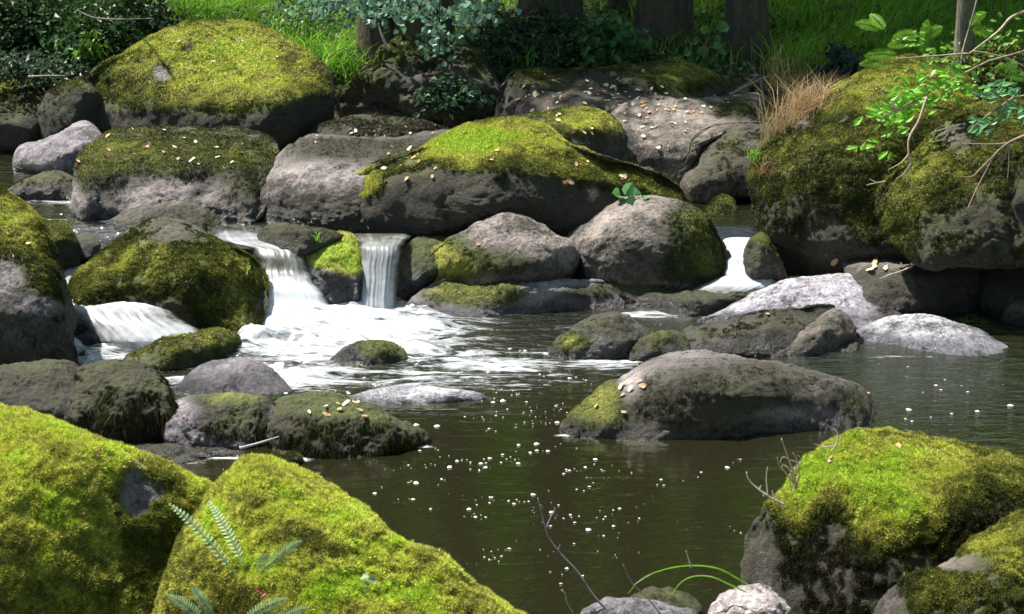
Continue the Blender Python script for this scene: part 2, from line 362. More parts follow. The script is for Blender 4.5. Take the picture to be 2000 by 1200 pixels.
FOAM = [  # px, py, rx, ry, strength on the lower pool
 (700, 640, 210, 45, 1.0), (560, 635, 170, 50, 1.0), (250, 668, 170, 16, .9), (640, 612, 140, 28, .9), (420, 690, 240, 10, .35), (800, 670, 90, 28, .75), (600, 690, 140, 22, .7),
 (620, 735, 90, 32, .70), (520, 710, 100, 18, .45), (200, 700, 90, 12, .75), (340, 745, 50, 12, .55), (960, 712, 150, 14, .72), (860, 695, 120, 22, .5),
 (1130, 712, 120, 9, .5), (1000, 745, 220, 16, .40), (800, 740, 180, 22, .5), (840, 800, 160, 10, .12), (1290, 615, 110, 7, .62), (1420, 618, 60, 8, .75), (1000, 640, 160, 10, .12),
 (1190, 706, 90, 4, .75), (1050, 690, 60, 18, .2), (1160, 850, 66, 3.2, 1.0), (1250, 856, 50, 2.6, .95), (1350, 856, 60, 1.6, .5), (1600, 836, 90, 1.6, .35),
 (1125, 838, 20, 4, .6), (560, 897, 34, 4, 1.0), (440, 895, 70, 2, .7), (330, 905, 60, 2, .8), (810, 872, 32, 3, .85), (900, 775, 50, 6, .3), (1500, 690, 100, 3, .35), (1750, 697, 90, 2, .35),
 (640, 800, 60, 6, .1), (1060, 770, 100, 7, .18), (1150, 735, 100, 5, .3)]
def foam_at(V):
    px, py, _ = proj(V); f = np.zeros(len(V))
    for (cx, cy, rx, ry, s) in FOAM:
        d = np.sqrt(((px - cx) / rx) ** 2 + ((py - cy) / ry) ** 2)
        f = np.maximum(f, s * 1.25 / (1 + np.exp((d - 1) * 5.0)))
    return f
def wz(x, y):
    V = np.stack([x, y, x * 0], 1); px, py, _ = proj(V)
    turb = np.clip(ss(800 - py, 0, 120) * ss(1150 - px, 0, 400), 0, 1); f = foam_at(V) * turb
    n = fbm(V * np.array([2.2, 6, 1]) + .25 * fbm(V * 2, 2)[:, None], 3); n2 = fbm(V * np.array([11, 20, 1]) + 5, 3)
    return np.clip(f, 0, 1) * (.035 + .045 * n + .010 * n2) + turb * .012 * n + .0012 * perlin(V * np.array([5, 14, 1]))
def wattr(V):
    f = foam_at(V); px, py, _ = proj(V)
    r = np.clip(ss(860 - py, 0, 220), 0, 1) * .9 + .25 * ss(px, 1350, 1700) * ss(940 - py, 0, 100)
    return {'foam': f - .02 * 0, 'rough': r}
wx = np.concatenate([[-30, -12, -8, -6], np.arange(-4.4, 4.4, .017), [6, 8, 12, 30]])
wy = np.concatenate([[2.5, 3.5, 4.2], np.arange(4.8, 6.8, .03), np.arange(6.8, 10.5, .014), [10.8, 11.4]])
tag(link('water', grid_mesh('water', wx, wy, wz, wattr), M_WATER), kind='structure')
def uz(x, y): return ZU + .002 * perlin(np.stack([x * 6, y * 12, x * 0], 1)) - .12 * ss(-y, -10.22, -10.0)
def uattr(V):
    px, py, _ = proj(V); f = np.zeros(len(V))
    for (cx, cy, rx, ry, s) in [(470, 462, 60, 8, .75), (740, 458, 60, 6, .45), (90, 452, 40, 5, .4), (110, 395, 60, 4, .5), (200, 432, 60, 2, .6), (1440, 470, 50, 6, .8), (690, 446, 24, 2, .7)]:
        d = np.sqrt(((px - cx) / rx) ** 2 + ((py - cy) / ry) ** 2); f = np.maximum(f, s * 1.2 / (1 + np.exp((d - 1) * 5)))
    return {'foam': f, 'rough': np.full(len(V), .45)}
tag(link('water', grid_mesh('water_upper', np.concatenate([[-12, -7, -5], np.arange(-4.4, 3.0, .03), [3.2]]), np.concatenate([np.arange(10.03, 12.0, .025), np.arange(12, 13.6, .1)]), uz, uattr), M_WATER), kind='structure')

def fall(sections, foam=(.2, .3), nu=60, nv=60, bulge=.006):
    Sx = np.array(sections, float); k = len(Sx); s = np.linspace(0, k - 1, nv)
    # smooth interpolation along the flow
    def cr(col):
        i = np.clip(s.astype(int), 0, k - 2); f = s - i; g = lambda j: col[np.clip(j, 0, k - 1)]
        p0, p1, p2, p3 = g(i - 1), g(i), g(i + 1), g(i + 2)
        return .5 * (2 * p1 + (p2 - p0) * f + (2 * p0 - 5 * p1 + 4 * p2 - p3) * f * f + (3 * p1 - p0 - 3 * p2 + p3) * f ** 3)
    xl, xr, py, t = (cr(Sx[:, j]) for j in range(4))
    wv = np.stack([s * 1.3, s * 0 + Sx[0, 0] * .13, s * 0], 1); xl = xl + 9 * perlin(wv) * (s / k); xr = xr + 9 * perlin(wv + 7) * (s / k)
    u = np.linspace(0, 1, nu); U, _ = np.meshgrid(u, s); e = 1 - (2 * U - 1) ** 4
    T = t[:, None] + .10 * (1 - e)
    st = perlin(np.stack([U * 14, np.broadcast_to((s / k)[:, None] * 1.5, U.shape), U * 0 + 3], -1).reshape(-1, 3)).reshape(U.shape)
    T = T - bulge * st
    V = P3(xl[:, None] + (xr - xl)[:, None] * U, np.broadcast_to(py[:, None], U.shape) + 0 * st, T).reshape(-1, 3)
    i = (np.arange(nv - 1)[:, None] * nu + np.arange(nu - 1)[None]).ravel(); q = np.stack([i, i + nu, i + nu + 1, i + 1], 1)
    fo = np.interp(s, np.linspace(0, k - 1, len(foam)), foam)[:, None] + 0 * U
    me = mesh_arrays('waterfall', V, q, attrs={'foam': fo.ravel(), 'edge': np.clip(np.minimum(np.minimum(U, 1 - U) * 5, np.minimum(s / (k - 1), 1 - s / (k - 1))[:, None] * 7 + .12), 0, .62).ravel()})
    uvl = me.uv_layers.new(name='UVMap'); wdt = abs(Sx[:, 1] - Sx[:, 0]).mean() / 100
    uvs = np.stack([(U * wdt).ravel(), np.broadcast_to((s / (k - 1))[:, None], U.shape).ravel()], 1)
    li = np.empty(len(me.loops), np.int32); me.loops.foreach_get('vertex_index', li)
    uvl.data.foreach_set('uv', uvs[li].astype(np.float32).ravel())
    o = link('waterfall', me, M_FALL); tag(o, kind='structure'); return o
fall([(420, 505, 450, 10.30), (425, 515, 462, 10.15), (440, 530, 474, 10.05), (480, 596, 487, 9.98), (492, 602, 505, 9.93), (500, 606, 530, 9.89), (498, 612, 548, 9.82), (496, 626, 566, 9.76), (500, 642, 590, 9.72), (490, 660, 622, 9.64)], (.05, .2, .2, .0, .12, .45, .5, .75), nv=140)
fall([(684, 800, 456, 10.3), (692, 802, 463, 10.15), (699, 792, 474, 10.05), (701, 785, 492, 9.98), (700, 778, 540, 9.93), (698, 774, 612, 9.88)], (-.05, .10, .2, .42))
fall([(105, 200, 515, 9.98), (110, 240, 555, 9.75), (118, 270, 580, 9.50), (122, 300, 590, 9.40), (135, 335, 606, 9.30), (160, 370, 632, 9.20), (190, 430, 668, 9.12)], (.1, .35, .45, .15, .4))
fall([(1400, 1488, 462, 10.48), (1408, 1482, 476, 10.36), (1412, 1472, 500, 10.27), (1416, 1480, 520, 10.20), (1415, 1505, 545, 10.10)], (.55, .5, .35, .6))
fall([(1412, 1522, 538, 10.12), (1370, 1520, 556, 10.02), (1340, 1490, 570, 9.96), (1330, 1450, 586, 9.93), (1325, 1430, 606, 9.90)], (.5, .35, .1, .0, .2), nu=100)

# ---------------------------------------------------------------- boulders
ICO = {}
def ico(level):
    if level not in ICO:
        bm = bmesh.new(); bmesh.ops.create_icosphere(bm, subdivisions=level, radius=1)
        V = np.array([v.co[:] for v in bm.verts]); Fa = np.array([[v.index for v in f.verts] for f in bm.faces]); bm.free(); ICO[level] = (V, Fa)
    return ICO[level]
def normals(V, Fa):
    n = np.cross(V[Fa[:, 1]] - V[Fa[:, 0]], V[Fa[:, 2]] - V[Fa[:, 0]]); N = np.zeros_like(V)
    for k in range(3):
        for c in range(3): N[:, c] += np.bincount(Fa[:, k], n[:, c], len(V))
    return N / (np.linalg.norm(N, axis=1)[:, None] + 1e-12), n
def spline(pts, m=12):
    p = np.array(pts, float); out = []
    n = len(p); f = np.linspace(0, 1, m, endpoint=False)[:, None]
    for i in range(n):
        p0, p1, p2, p3 = p[i - 1], p[i], p[(i + 1) % n], p[(i + 2) % n]
        out.append(.5 * (2 * p1 + (p2 - p0) * f + (2 * p0 - 5 * p1 + 4 * p2 - p3) * f * f + (3 * p1 - p0 - 3 * p2 + p3) * f ** 3))
    return np.concatenate(out)
ROCKS = {}
# creases: left of the line (x1,y1)->(x2,y2) the near face falls away with this slope
FOLD = {'island': [(1160, 862, 1300, 700, 1.3), (1290, 712, 1500, 728, 1.6), (1500, 728, 1700, 775, 1.2), (1640, 700, 1690, 860, 1.2)],
 'slab_l': [(150, 350, 520, 330, 2.2), (450, 260, 480, 440, 1.4), (140, 430, 200, 330, .8)], 'long': [(690, 395, 900, 330, 1.2), (880, 335, 1180, 350, 1.5), (1150, 345, 1330, 400, 1.2), (650, 460, 730, 360, 1.0)],
 'mid_l': [(520, 350, 820, 330, 1.3)], 'pale_l': [(1700, 530, 1750, 640, 1.6)], 'block': [(1660, 522, 1910, 520, 5.0), (1755, 490, 1765, 650, .5)], 'great': [(180, 230, 420, 205, .9), (420, 205, 640, 180, .9), (590, 60, 560, 330, .9)],
 'round_r': [(1120, 480, 1240, 420, 1.2), (1340, 390, 1370, 570, 1.1), (1240, 420, 1390, 440, 1.0)], 'round_l': [(790, 590, 960, 440, .9), (940, 470, 1120, 490, 1.0)], 'tall_r': [(1480, 380, 1640, 250, 1.1), (1640, 250, 1880, 200, 1.1)],
 'edge_r': [(1730, 430, 1850, 290, 1.2), (1850, 290, 2000, 260, 1.)], 'hump': [(150, 600, 330, 450, .8), (340, 430, 420, 650, .6)], 'slab_back': [(970, 215, 1400, 200, 1.8)], 'litter': [(1200, 262, 1380, 255, 2.0)], 'arch_r': [(1340, 370, 1560, 300, 1.2)],
 'low_r': [(1300, 668, 1660, 630, 1.8)], 'dome_r': [(1080, 700, 1160, 630, 1.0)], 'long_low': [(800, 590, 1000, 565, 1.2), (1000, 565, 1220, 580, 1.2)], 'fg_r': [(1470, 1090, 1600, 930, .8), (1600, 950, 2000, 960, 1.0)], 'fg_r2': [(1730, 1230, 2000, 1050, 1.2)],
 'grey_m': [(330, 830, 430, 790, 1.)], 'tall_l': [(60, 380, 120, 760, 1.)], 'wedge': [(1520, 695, 1620, 625, 1.8)]}
WL = {'slab_l': (ZU, [(146, 428), (500, 436)]), 'mid_l': (ZU, [(515, 432), (660, 442), (880, 440)]), 'long': (ZU - .01, [(660, 441), (720, 452), (850, 459), (1000, 457), (1120, 448), (1330, 430)]),
 'island': (0, [(1098, 845), (1180, 856), (1300, 857), (1450, 850), (1600, 839), (1708, 824)]), 'long_low': (0, [(795, 610), (850, 620), (920, 622), (1000, 613), (1100, 606), (1225, 600)]), 'hump': (.05, [(130, 630), (440, 645), (500, 634), (522, 600)]),
 'beard_r': (0, [(528, 878), (600, 893), (700, 891), (780, 881), (845, 863)]), 'pale_r': (0, [(1670, 664), (1740, 673), (1830, 690), (1900, 697), (1980, 687)]), 'pale_l': (0, [(1352, 630), (1450, 632), (1700, 640)]),
 'dome_r': (0, [(1062, 692), (1120, 701), (1200, 703), (1280, 690)]), 'low_r': (0, [(1290, 707), (1400, 703), (1500, 697), (1676, 680)]), 'wedge': (0, [(1510, 699), (1600, 692), (1682, 672)]), 'knob': (0, [(1226, 704), (1280, 709), (1350, 706)]),
 'grey_m': (0, [(316, 866), (400, 881), (480, 877), (550, 856)]), 'beard_l': (0, [(-100, 858), (130, 864), (185, 860)]), 'beard_m': (0, [(140, 862), (250, 872), (337, 852)]), 'block': (0, [(1660, 622), (1800, 620), (1925, 602)]),
 'sunken': (0, [(665, 780), (750, 788), (850, 788), (950, 780)]), 'flat_l': (0, [(195, 898), (380, 896), (503, 888)]), 'flat_c': (.01, [(340, 762), (450, 770), (570, 762)]), 'ribbon': (.01, [(245, 708), (330, 720), (440, 695), (475, 680)]),
 'awash': (.02, [(645, 702), (720, 712), (795, 702)]), 'green_c': (.03, [(582, 575), (640, 594), (702, 594)]), 'small_l': (ZU, [(8, 388), (148, 392)]), 'lilac_l': (ZU, [(28, 334), (120, 345), (200, 340)])}
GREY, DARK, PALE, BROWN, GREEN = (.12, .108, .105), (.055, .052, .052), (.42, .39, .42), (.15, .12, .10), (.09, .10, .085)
def boulder(key, label, out, anchor, L=.25, k=1.6, b=.35, b2=None, q=.8, col=GREY, m0=-.6, mu=.9, h0=.35, pat=(), rough=.045, lvl=6,
            tuft=1., tlen=.014, hang=0., u=.5, film=None, wl=0., name='boulder', cat='boulder', group='boulders lying in and beside the stream'):
    """out: silhouette seen in the photo; anchor (px, py, t) or (px, py, 'z', z): a point of the near face at its distance"""
    if m0 > -1: m0 = m0 + .30
    C = spline(out); lo, hi = C.min(0), C.max(0); c = np.array([(lo[0] + hi[0]) / 2, (lo[1] + hi[1]) / 2])
    d = C - c; th = np.arctan2(-d[:, 1], d[:, 0]); R = np.hypot(d[:, 0], d[:, 1]); o = np.argsort(th); th, R = th[o], R[o]
    rad = lambda a: np.interp(a, np.concatenate([th - 2 * np.pi, th, th + 2 * np.pi]), np.tile(R, 3))
    V, Fa = ico(lvl); r = np.hypot(V[:, 0], V[:, 2]); a = np.arctan2(V[:, 2], V[:, 0]); Ra = rad(a)
    px = c[0] + r * Ra * np.cos(a); py = c[1] - r * Ra * np.sin(a)
    s_ = lambda y: np.clip((hi[1] - y) / (hi[1] - lo[1]), 0, 1)
    b2 = b * .9 if b2 is None else b2
    ax, ay = anchor[0], anchor[1]; ta = anchor[2] if len(anchor) == 3 else tz(ay, anchor[3])
    ad = np.array([ax - c[0], -(ay - c[1])]); ar = min(.98, np.hypot(*ad) / rad(math.atan2(ad[1], ad[0])))
    t0 = ta - L * s_(ay) ** k + b * (1 - ar * ar) ** (q / 2)
    dep = np.where(V[:, 1] < 0, -b, b2) * np.abs(V[:, 1]) ** q
    uc = lambda y: u * b * np.clip((.5 - s_(y)) / .5, 0, 1) ** 1.3
    t0 -= uc(ay); W3 = P3(px, py, t0 + L * s_(py) ** k + dep + uc(py) * (V[:, 1] < .0))
    cen = W3.mean(0); size = ((hi - lo).mean() / 2) * t0 / F
    seed = sum(ord(ch) * (i + 3) for i, ch in enumerate(key)) % 97 * 1.37
    N, _ = normals(W3, Fa)
    if (N * (W3 - cen)).sum() < 0: Fa = Fa[:, ::-1]; N = -N
    fr = np.random.default_rng(int(seed * 100)); pl = (W3 - cen) / size
    for _ in range(9):
        nn = fr.normal(size=3) * np.array([.8, .5, .7]) + np.array([0, -.9, .25]); nn /= np.linalg.norm(nn)
        dd = pl @ nn; lim = np.quantile(dd, fr.uniform(.80, .95)); ex = np.clip(dd - lim, 0, None); ex = np.sqrt(ex * ex + .0004) - .02 * (ex <= 0) - .02 * (ex > 0)
        pl = pl + np.clip(ex, 0, .5)[:, None] * (pl * size + cen - np.array([0, 0, CAMZ])) / np.linalg.norm(cen) * .75
    W3 = cen + pl * size
    px1, py1, t1 = proj(W3); fr_ = V[:, 1] < .05; fsum = np.zeros(len(V))
    for (x1, y1, x2, y2, sl) in FOLD.get(key, ()):
        ln = math.hypot(x2 - x1, y2 - y1); sdp = ((px1 - x1) * (y2 - y1) - (py1 - y1) * (x2 - x1)) / ln
        sdp = sdp if sl > 0 else -sdp; fall_ = np.sqrt(np.clip(sdp, 0, None) ** 2 + 9) - 3
        al = ((px1 - x1) * (x2 - x1) + (py1 - y1) * (y2 - y1)) / ln ** 2; fall_ = fall_ * ss(al, -.35, .05) * (1 - ss(al, .95, 1.35)) * (V[:, 1] < 0) * np.clip(-V[:, 1] * 3, 0, 1)
        fsum = fsum + abs(sl) * fall_ / F * t1 * .7
    cap = .62 * b * np.abs(V[:, 1]) ** q + 1e-6; t1 = t1 + cap * np.tanh(fsum / cap)
    if key in WL:                                    # the near face meets the water along the shore line given
        wp = np.array(WL[key][1], float); yw = np.interp(px1, wp[:, 0], wp[:, 1]); near = fr_ & (np.abs(py1 - yw) < max(7, (hi[1] - lo[1]) * .05))
        cx_ = px1[near]; cc_ = (tz(yw, WL[key][0]) - t1)[near]; bins = np.linspace(lo[0], hi[0], 13); bi = np.digitize(cx_, bins)
        bx = np.array([cx_[bi == i].mean() for i in range(1, 13) if (bi == i).any()]); bc = np.array([np.median(cc_[bi == i]) for i in range(1, 13) if (bi == i).any()])
        c1 = np.interp(px1, bx, bc); cm = np.median(bc); dt = cm + (c1 - cm) * np.clip((py1 - lo[1]) / (yw - lo[1] + 1e-6), 0, 1)
    else:
        nr = np.argsort(np.hypot(px1 - ax, py1 - ay) + 1e4 * ~fr_)[:12]; dt = ta - t1[nr].mean()
    W3 = P3(px1, py1, t1 + dt); cen = W3.mean(0); N, _ = normals(W3, Fa)
    pn = (W3 - cen) / size + seed
    rid = 1 - np.abs(fbm(pn * 1.1 + 9, 3)) * 1.6
    gr = np.exp(-(fbm(pn * 1.5 + 31, 4) / .035) ** 2) * np.clip(perlin(pn * 1.1 + 3) * 2, 0, 1)
    D = -gr * .03 * size + rough * size * (1.3 * fbm(pn * 1.3, 5, .55) + .7 * np.clip(rid, -1, 1))
    px0, py0, _ = proj(W3)
    def patch(kind):
        s = np.zeros(len(W3))
        for (kd, x, y, rx, ry, st) in pat:
            if kd == kind: s += st / (1 + np.exp((np.hypot((px0 - x) / rx, (py0 - y) / ry) - 1) * 3.2))
        return s
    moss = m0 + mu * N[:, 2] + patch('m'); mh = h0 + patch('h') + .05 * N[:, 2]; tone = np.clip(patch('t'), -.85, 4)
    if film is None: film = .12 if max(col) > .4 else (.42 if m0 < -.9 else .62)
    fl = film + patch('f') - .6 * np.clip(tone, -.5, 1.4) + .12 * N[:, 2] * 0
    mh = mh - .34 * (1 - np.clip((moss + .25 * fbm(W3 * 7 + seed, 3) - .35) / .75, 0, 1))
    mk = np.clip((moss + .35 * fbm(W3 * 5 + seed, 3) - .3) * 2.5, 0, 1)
    cw = perlin(W3 * 26 + 4); cw2 = perlin(W3 * 12 + 9)
    D = D + mk * (.010 + .010 * fbm(W3 * 22, 3) + .013 * np.clip(.35 - np.abs(cw), -.3, .4) * 2 + .014 * cw2) * (.65 if key.startswith('fg') else .38) + .004 * fbm(W3 * 30, 3)
    W3 = W3 + N * D[:, None]; N, fn = normals(W3, Fa)
    wet = 1 - ss(W3[:, 2] + .02 * fbm(W3 * 9, 3), wl + .025, wl + .11)
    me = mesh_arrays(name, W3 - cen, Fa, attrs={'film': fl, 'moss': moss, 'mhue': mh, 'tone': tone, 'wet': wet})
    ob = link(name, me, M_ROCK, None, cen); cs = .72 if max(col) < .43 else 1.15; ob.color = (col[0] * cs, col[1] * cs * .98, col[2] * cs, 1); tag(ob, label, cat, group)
    ROCKS[key] = ob
    # moss tufts: a fur of small blades where the moss grows
    if tuft:
        fc = W3[Fa].mean(1); area = np.linalg.norm(fn, axis=1) / 2; fN = fn / (2 * area[:, None] + 1e-12)
        view = -(fc - np.array([0, 0, CAMZ])); dist = np.linalg.norm(view, axis=1); view /= dist[:, None]
        mf = moss[Fa].mean(1) + .45 * fbm(fc * 6 + seed, 3) + .35 * perlin(fc * 30)
        dens = np.clip((mf - .42) * 4, 0, 1) * ((fN * view).sum(1) > -.25) * (fc[:, 2] > wl - .01)
        fx, fy, _ = proj(fc); dens = dens * ((fx > -80) & (fx < 2080) & (fy < 1250))
        pxa = (F / 2 * 1.024 / dist) ** 2
        w = area * dens * pxa * 3.0 * tuft; n = int(min(w.sum(), 260000))
        if n > 200:
            fi = rng.choice(len(w), n, p=w / w.sum()); uv = rng.random((n, 2)); fl = uv.sum(1) > 1; uv[fl] = 1 - uv[fl]
            T = W3[Fa[fi]]; Pp = T[:, 0] + uv[:, :1] * (T[:, 1] - T[:, 0]) + uv[:, 1:] * (T[:, 2] - T[:, 0])
            Nn = fN[fi]; cl = perlin(Pp * 45 + seed); cl2 = fbm(Pp * 8 + seed, 3)
            tlen = tlen * (1 if key.startswith('fg') or hang else .72)
            Ln = tlen * (.7 + .6 * rng.random(n) + .6 * np.clip(cl, -1, 1)); Ln = np.clip(Ln, tlen * .25, None) * (1 + hang * rng.random(n) * 2)
            Dd = Nn * (1 - min(hang, .7)) + rng.normal(size=(n, 3)) * .42 + np.array([0, 0, -.15 - hang])
            if hang: Dd = Nn * .30 + rng.normal(size=(n, 3)) * .13 + np.array([0, 0, -.8]) + .5 * np.stack([perlin(Pp * 9 + 5), 0 * cl, perlin(Pp * 9 + 40) * .4], 1)
            floor_ = .47 if key in ('fg_l', 'fg_m') else 0
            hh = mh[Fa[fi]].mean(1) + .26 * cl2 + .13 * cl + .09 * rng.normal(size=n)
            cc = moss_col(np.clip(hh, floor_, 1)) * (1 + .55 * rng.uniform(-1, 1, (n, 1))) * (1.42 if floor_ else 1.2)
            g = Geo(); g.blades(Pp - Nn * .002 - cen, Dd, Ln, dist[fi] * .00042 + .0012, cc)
            mo = g.build('moss', M_MOSS, ob)
    return ob

# --- rocks, far to near
boulder('bank', 'flat low earthy rock at the back beneath the tree roots', [(635,240),(680,218),(740,210),(850,202),(960,197),(985,215),(975,262),(880,275),(700,265)], (800, 240, 13.2), L=.7, k=1, b=.25, col=(.17,.14,.12), m0=-.9, lvl=5, tuft=.5)
boulder('root', 'shaded mossy hump with tree roots below the twin trunks', [(655,195),(680,160),(720,125),(780,98),(850,92),(910,100),(950,135),(968,180),(960,225),(850,228),(720,225),(665,222)], (800, 215, 13.1), L=.5, k=1.3, b=.35, col=(.10,.085,.07), m0=-.05, mu=.7, h0=.38, pat=[('m',880,170,110,60,-.5),('h',700,160,60,40,.2)], rough=.13)
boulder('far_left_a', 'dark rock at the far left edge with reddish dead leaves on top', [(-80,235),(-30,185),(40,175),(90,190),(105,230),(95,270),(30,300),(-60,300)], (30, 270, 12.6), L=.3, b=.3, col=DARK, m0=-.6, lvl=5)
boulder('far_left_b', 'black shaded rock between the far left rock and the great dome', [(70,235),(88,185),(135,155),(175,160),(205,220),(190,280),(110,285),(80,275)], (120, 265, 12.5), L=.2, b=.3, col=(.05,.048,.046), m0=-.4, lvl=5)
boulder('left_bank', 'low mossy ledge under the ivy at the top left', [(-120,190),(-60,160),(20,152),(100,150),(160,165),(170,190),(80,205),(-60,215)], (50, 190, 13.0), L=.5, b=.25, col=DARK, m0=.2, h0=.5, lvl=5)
boulder('great', 'huge dome boulder with yellow moss cap at the back left', [(157,205),(167,160),(212,122),(268,85),(330,56),(400,41),(460,42),(512,54),(562,80),(610,115),(640,145),(650,185),(645,240),(622,275),(590,305),(540,340),(400,360),(250,350),(195,310),(168,255)],
  (400, 250, 12.25), L=.85, k=1.25, b=.50, q=.75, col=(.145,.125,.115), m0=-.75, mu=.35, h0=.30, rough=.03, lvl=7, tlen=.017, u=1.2,
  pat=[('m',400,120,215,82,1.35),('h',400,118,225,90,.52),('m',480,160,150,50,.7),('h',300,170,110,45,-.1),('m',318,148,17,17,-2.2),('m',372,95,18,12,-1.3),('t',318,148,17,17,1.5),('f',318,148,20,20,-.8),('m',400,130,200,80,.5),('m',555,125,20,26,-1.0),('h',250,150,80,40,-.12),('h',480,110,70,60,.08),('t',620,220,60,90,-.5),('t',215,255,40,40,.4),('m',230,175,60,50,.5),('f',400,270,300,60,.7),('f',220,210,60,60,.3)])  # darker right side: shade painted into the tone
boulder('slab_l', 'broad flat topped slab littered with leaves in front of the great dome', [(146,370),(155,325),(178,292),(205,268),(250,258),(330,255),(430,253),(505,263),(538,280),(546,320),(535,370),(500,430),(440,458),(300,458),(170,458),(146,435)],
  (290, 428, 'z', ZU), L=1.05, k=2.6, b=.26, q=.45, b2=.5, col=(.32,.28,.28), film=.40, m0=-.6, mu=.6, h0=.28, lvl=7, wl=ZU, tlen=.012,
  pat=[('m',350,300,185,42,.8),('m',190,320,40,45,.9),('t',280,370,130,35,.9),('t',450,390,60,40,-.4),('h',230,290,60,30,.18),('m',500,360,50,60,.35),('t',380,258,130,8,.8)])
boulder('back_c', 'low dark rock with a pale rim behind the flat slab', [(575,300),(590,270),(622,248),(655,236),(700,228),(760,228),(820,240),(880,258),(900,290),(760,320),(620,330)], (720, 268, 12.0), L=.5, k=1.2, b=.2, col=(.12,.11,.11), m0=-.5, h0=.15, lvl=5)
boulder('mid_l', 'grey and black patched boulder between the slab and the long mossy one', [(508,410),(518,360),(540,322),(570,288),(612,266),(700,263),(790,266),(850,260),(900,262),(950,290),(900,400),(800,450),(680,450),(590,450),(520,440)],
  (600, 425, 'z', ZU), L=.85, k=1.7, b=.3, q=.65, b2=.4, col=(.30,.27,.27), film=.55, m0=-.55, mu=.3, h0=.12, lvl=7, wl=ZU, tlen=.008, tuft=.6,
  pat=[('m',640,292,120,30,.55),('t',590,330,70,24,.8),('t',700,345,80,22,.5),('t',700,410,150,35,-.6),('m',800,290,90,20,.5),('t',620,270,80,8,.9)])
boulder('slab_back', 'long mossy slab scattered with pale leaves at the back', [(963,240),(973,190),(988,158),(1010,144),(1100,141),(1180,138),(1250,128),(1310,117),(1365,130),(1402,155),(1422,188),(1400,225),(1250,265),(1100,275),(975,265)],
  (1080, 225, 12.6), L=1.1, k=1.2, b=.22, q=.5, b2=.4, col=(.145,.12,.10), m0=-.55, mu=.75, h0=.30, lvl=6, pat=[('m',1340,145,80,32,.8),('h',1340,145,80,32,.22),('m',1050,155,70,22,.3),('m',1150,200,130,30,-.5),('h',1050,160,60,30,.15)])
boulder('litter', 'wide slab strewn with brown leaf litter right of the centre back', [(1190,232),(1218,203),(1300,192),(1400,193),(1480,186),(1500,198),(1495,235),(1440,258),(1380,285),(1352,318),(1330,362),(1290,380),(1235,345),(1205,290)],
  (1280, 330, 11.45), L=1.25, k=1.2, b=.32, q=.6, b2=.4, col=(.29,.25,.22), film=.35, m0=-1.0, lvl=6, pat=[('t',1290,300,90,60,-.15),('m',1440,215,50,20,.9),('t',1330,220,110,25,.35)])
boulder('arch_r', 'grey brown rock leaning over the dark gap of the right fall', [(1330,362),(1344,330),(1370,298),(1405,268),(1450,248),(1520,235),(1580,262),(1580,340),(1520,380),(1450,378),(1410,400),(1400,440),(1375,420),(1345,390)],
  (1400, 360, 11.05), L=.8, k=1.2, b=.35, q=.7, col=(.20,.17,.155), m0=-.8, h0=.35, lvl=6, pat=[('m',1440,375,60,30,.7),('t',1440,320,50,30,-.2)])
boulder('arch_post', 'dark mossy stone standing inside the gap of the right fall', [(1380,470),(1378,420),(1395,390),(1425,385),(1440,420),(1432,480),(1420,500),(1390,495)], (1410, 450, 10.75), b=.2, col=DARK, m0=-.2, lvl=5)
boulder('cushion', 'rounded green cushion rock behind the long mossy boulder', [(965,262),(1000,238),(1060,221),(1120,213),(1165,218),(1200,240),(1220,268),(1219,300),(1200,325),(1150,330),(1050,320),(985,295)],
  (1180, 290, 11.2), L=.55, k=1.3, b=.3, q=.6, col=(.12,.10,.085), m0=-.35, mu=.9, h0=.42, pat=[('h',1150,240,60,22,.26),('m',1150,240,60,25,.4),('m',1180,290,50,18,-.5),('m',1040,250,60,20,-.2)])
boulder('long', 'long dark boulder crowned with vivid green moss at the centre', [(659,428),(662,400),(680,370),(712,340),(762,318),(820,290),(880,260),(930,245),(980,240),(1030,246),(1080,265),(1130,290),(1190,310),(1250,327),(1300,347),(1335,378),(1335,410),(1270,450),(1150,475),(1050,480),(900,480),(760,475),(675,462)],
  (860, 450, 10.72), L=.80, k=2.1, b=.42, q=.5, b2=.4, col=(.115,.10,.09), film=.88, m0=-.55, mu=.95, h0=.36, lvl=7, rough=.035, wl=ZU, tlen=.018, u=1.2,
  pat=[('m',905,283,72,30,1.3),('h',905,283,75,32,.64),('m',1010,270,120,24,1.3),('h',1030,268,110,22,.34),('m',715,362,34,26,1.6),('h',715,362,34,26,.34),('h',780,320,80,20,.1),('m',1150,330,140,25,.5),('t',690,400,30,30,1.2),('h',1130,300,100,24,.22),('m',1250,365,90,30,.5),('t',920,410,300,60,-.75),('m',900,410,230,36,-.6)])  # dark front: overhang shade painted into tone, over the dark algae
boulder('tall_r', 'massive moss covered boulder at the right with dry grass on its shoulder', [(1468,385),(1470,340),(1492,300),(1530,265),(1570,237),(1610,200),(1650,165),(1702,135),(1760,115),(1820,118),(1872,140),(1910,200),(1910,320),(1890,430),(1860,510),(1790,545),(1640,552),(1560,550),(1515,525),(1482,460)],
  (1600, 500, 10.3), L=.95, k=1.25, b=.48, q=.7, col=(.125,.105,.088), film=.85, m0=.32, mu=.5, h0=.31, lvl=7, rough=.04, tlen=.017,
  pat=[('h',1720,175,150,60,.26),('m',1720,180,140,60,.4),('t',1740,200,30,20,1),('m',1745,200,28,18,-1.2),('m',1650,225,45,16,-.9),('t',1640,225,50,18,1.0),('m',1560,240,30,18,-1),('t',1560,240,30,18,.9),('m',1640,500,160,50,-.35),('h',1540,300,80,60,.12)])
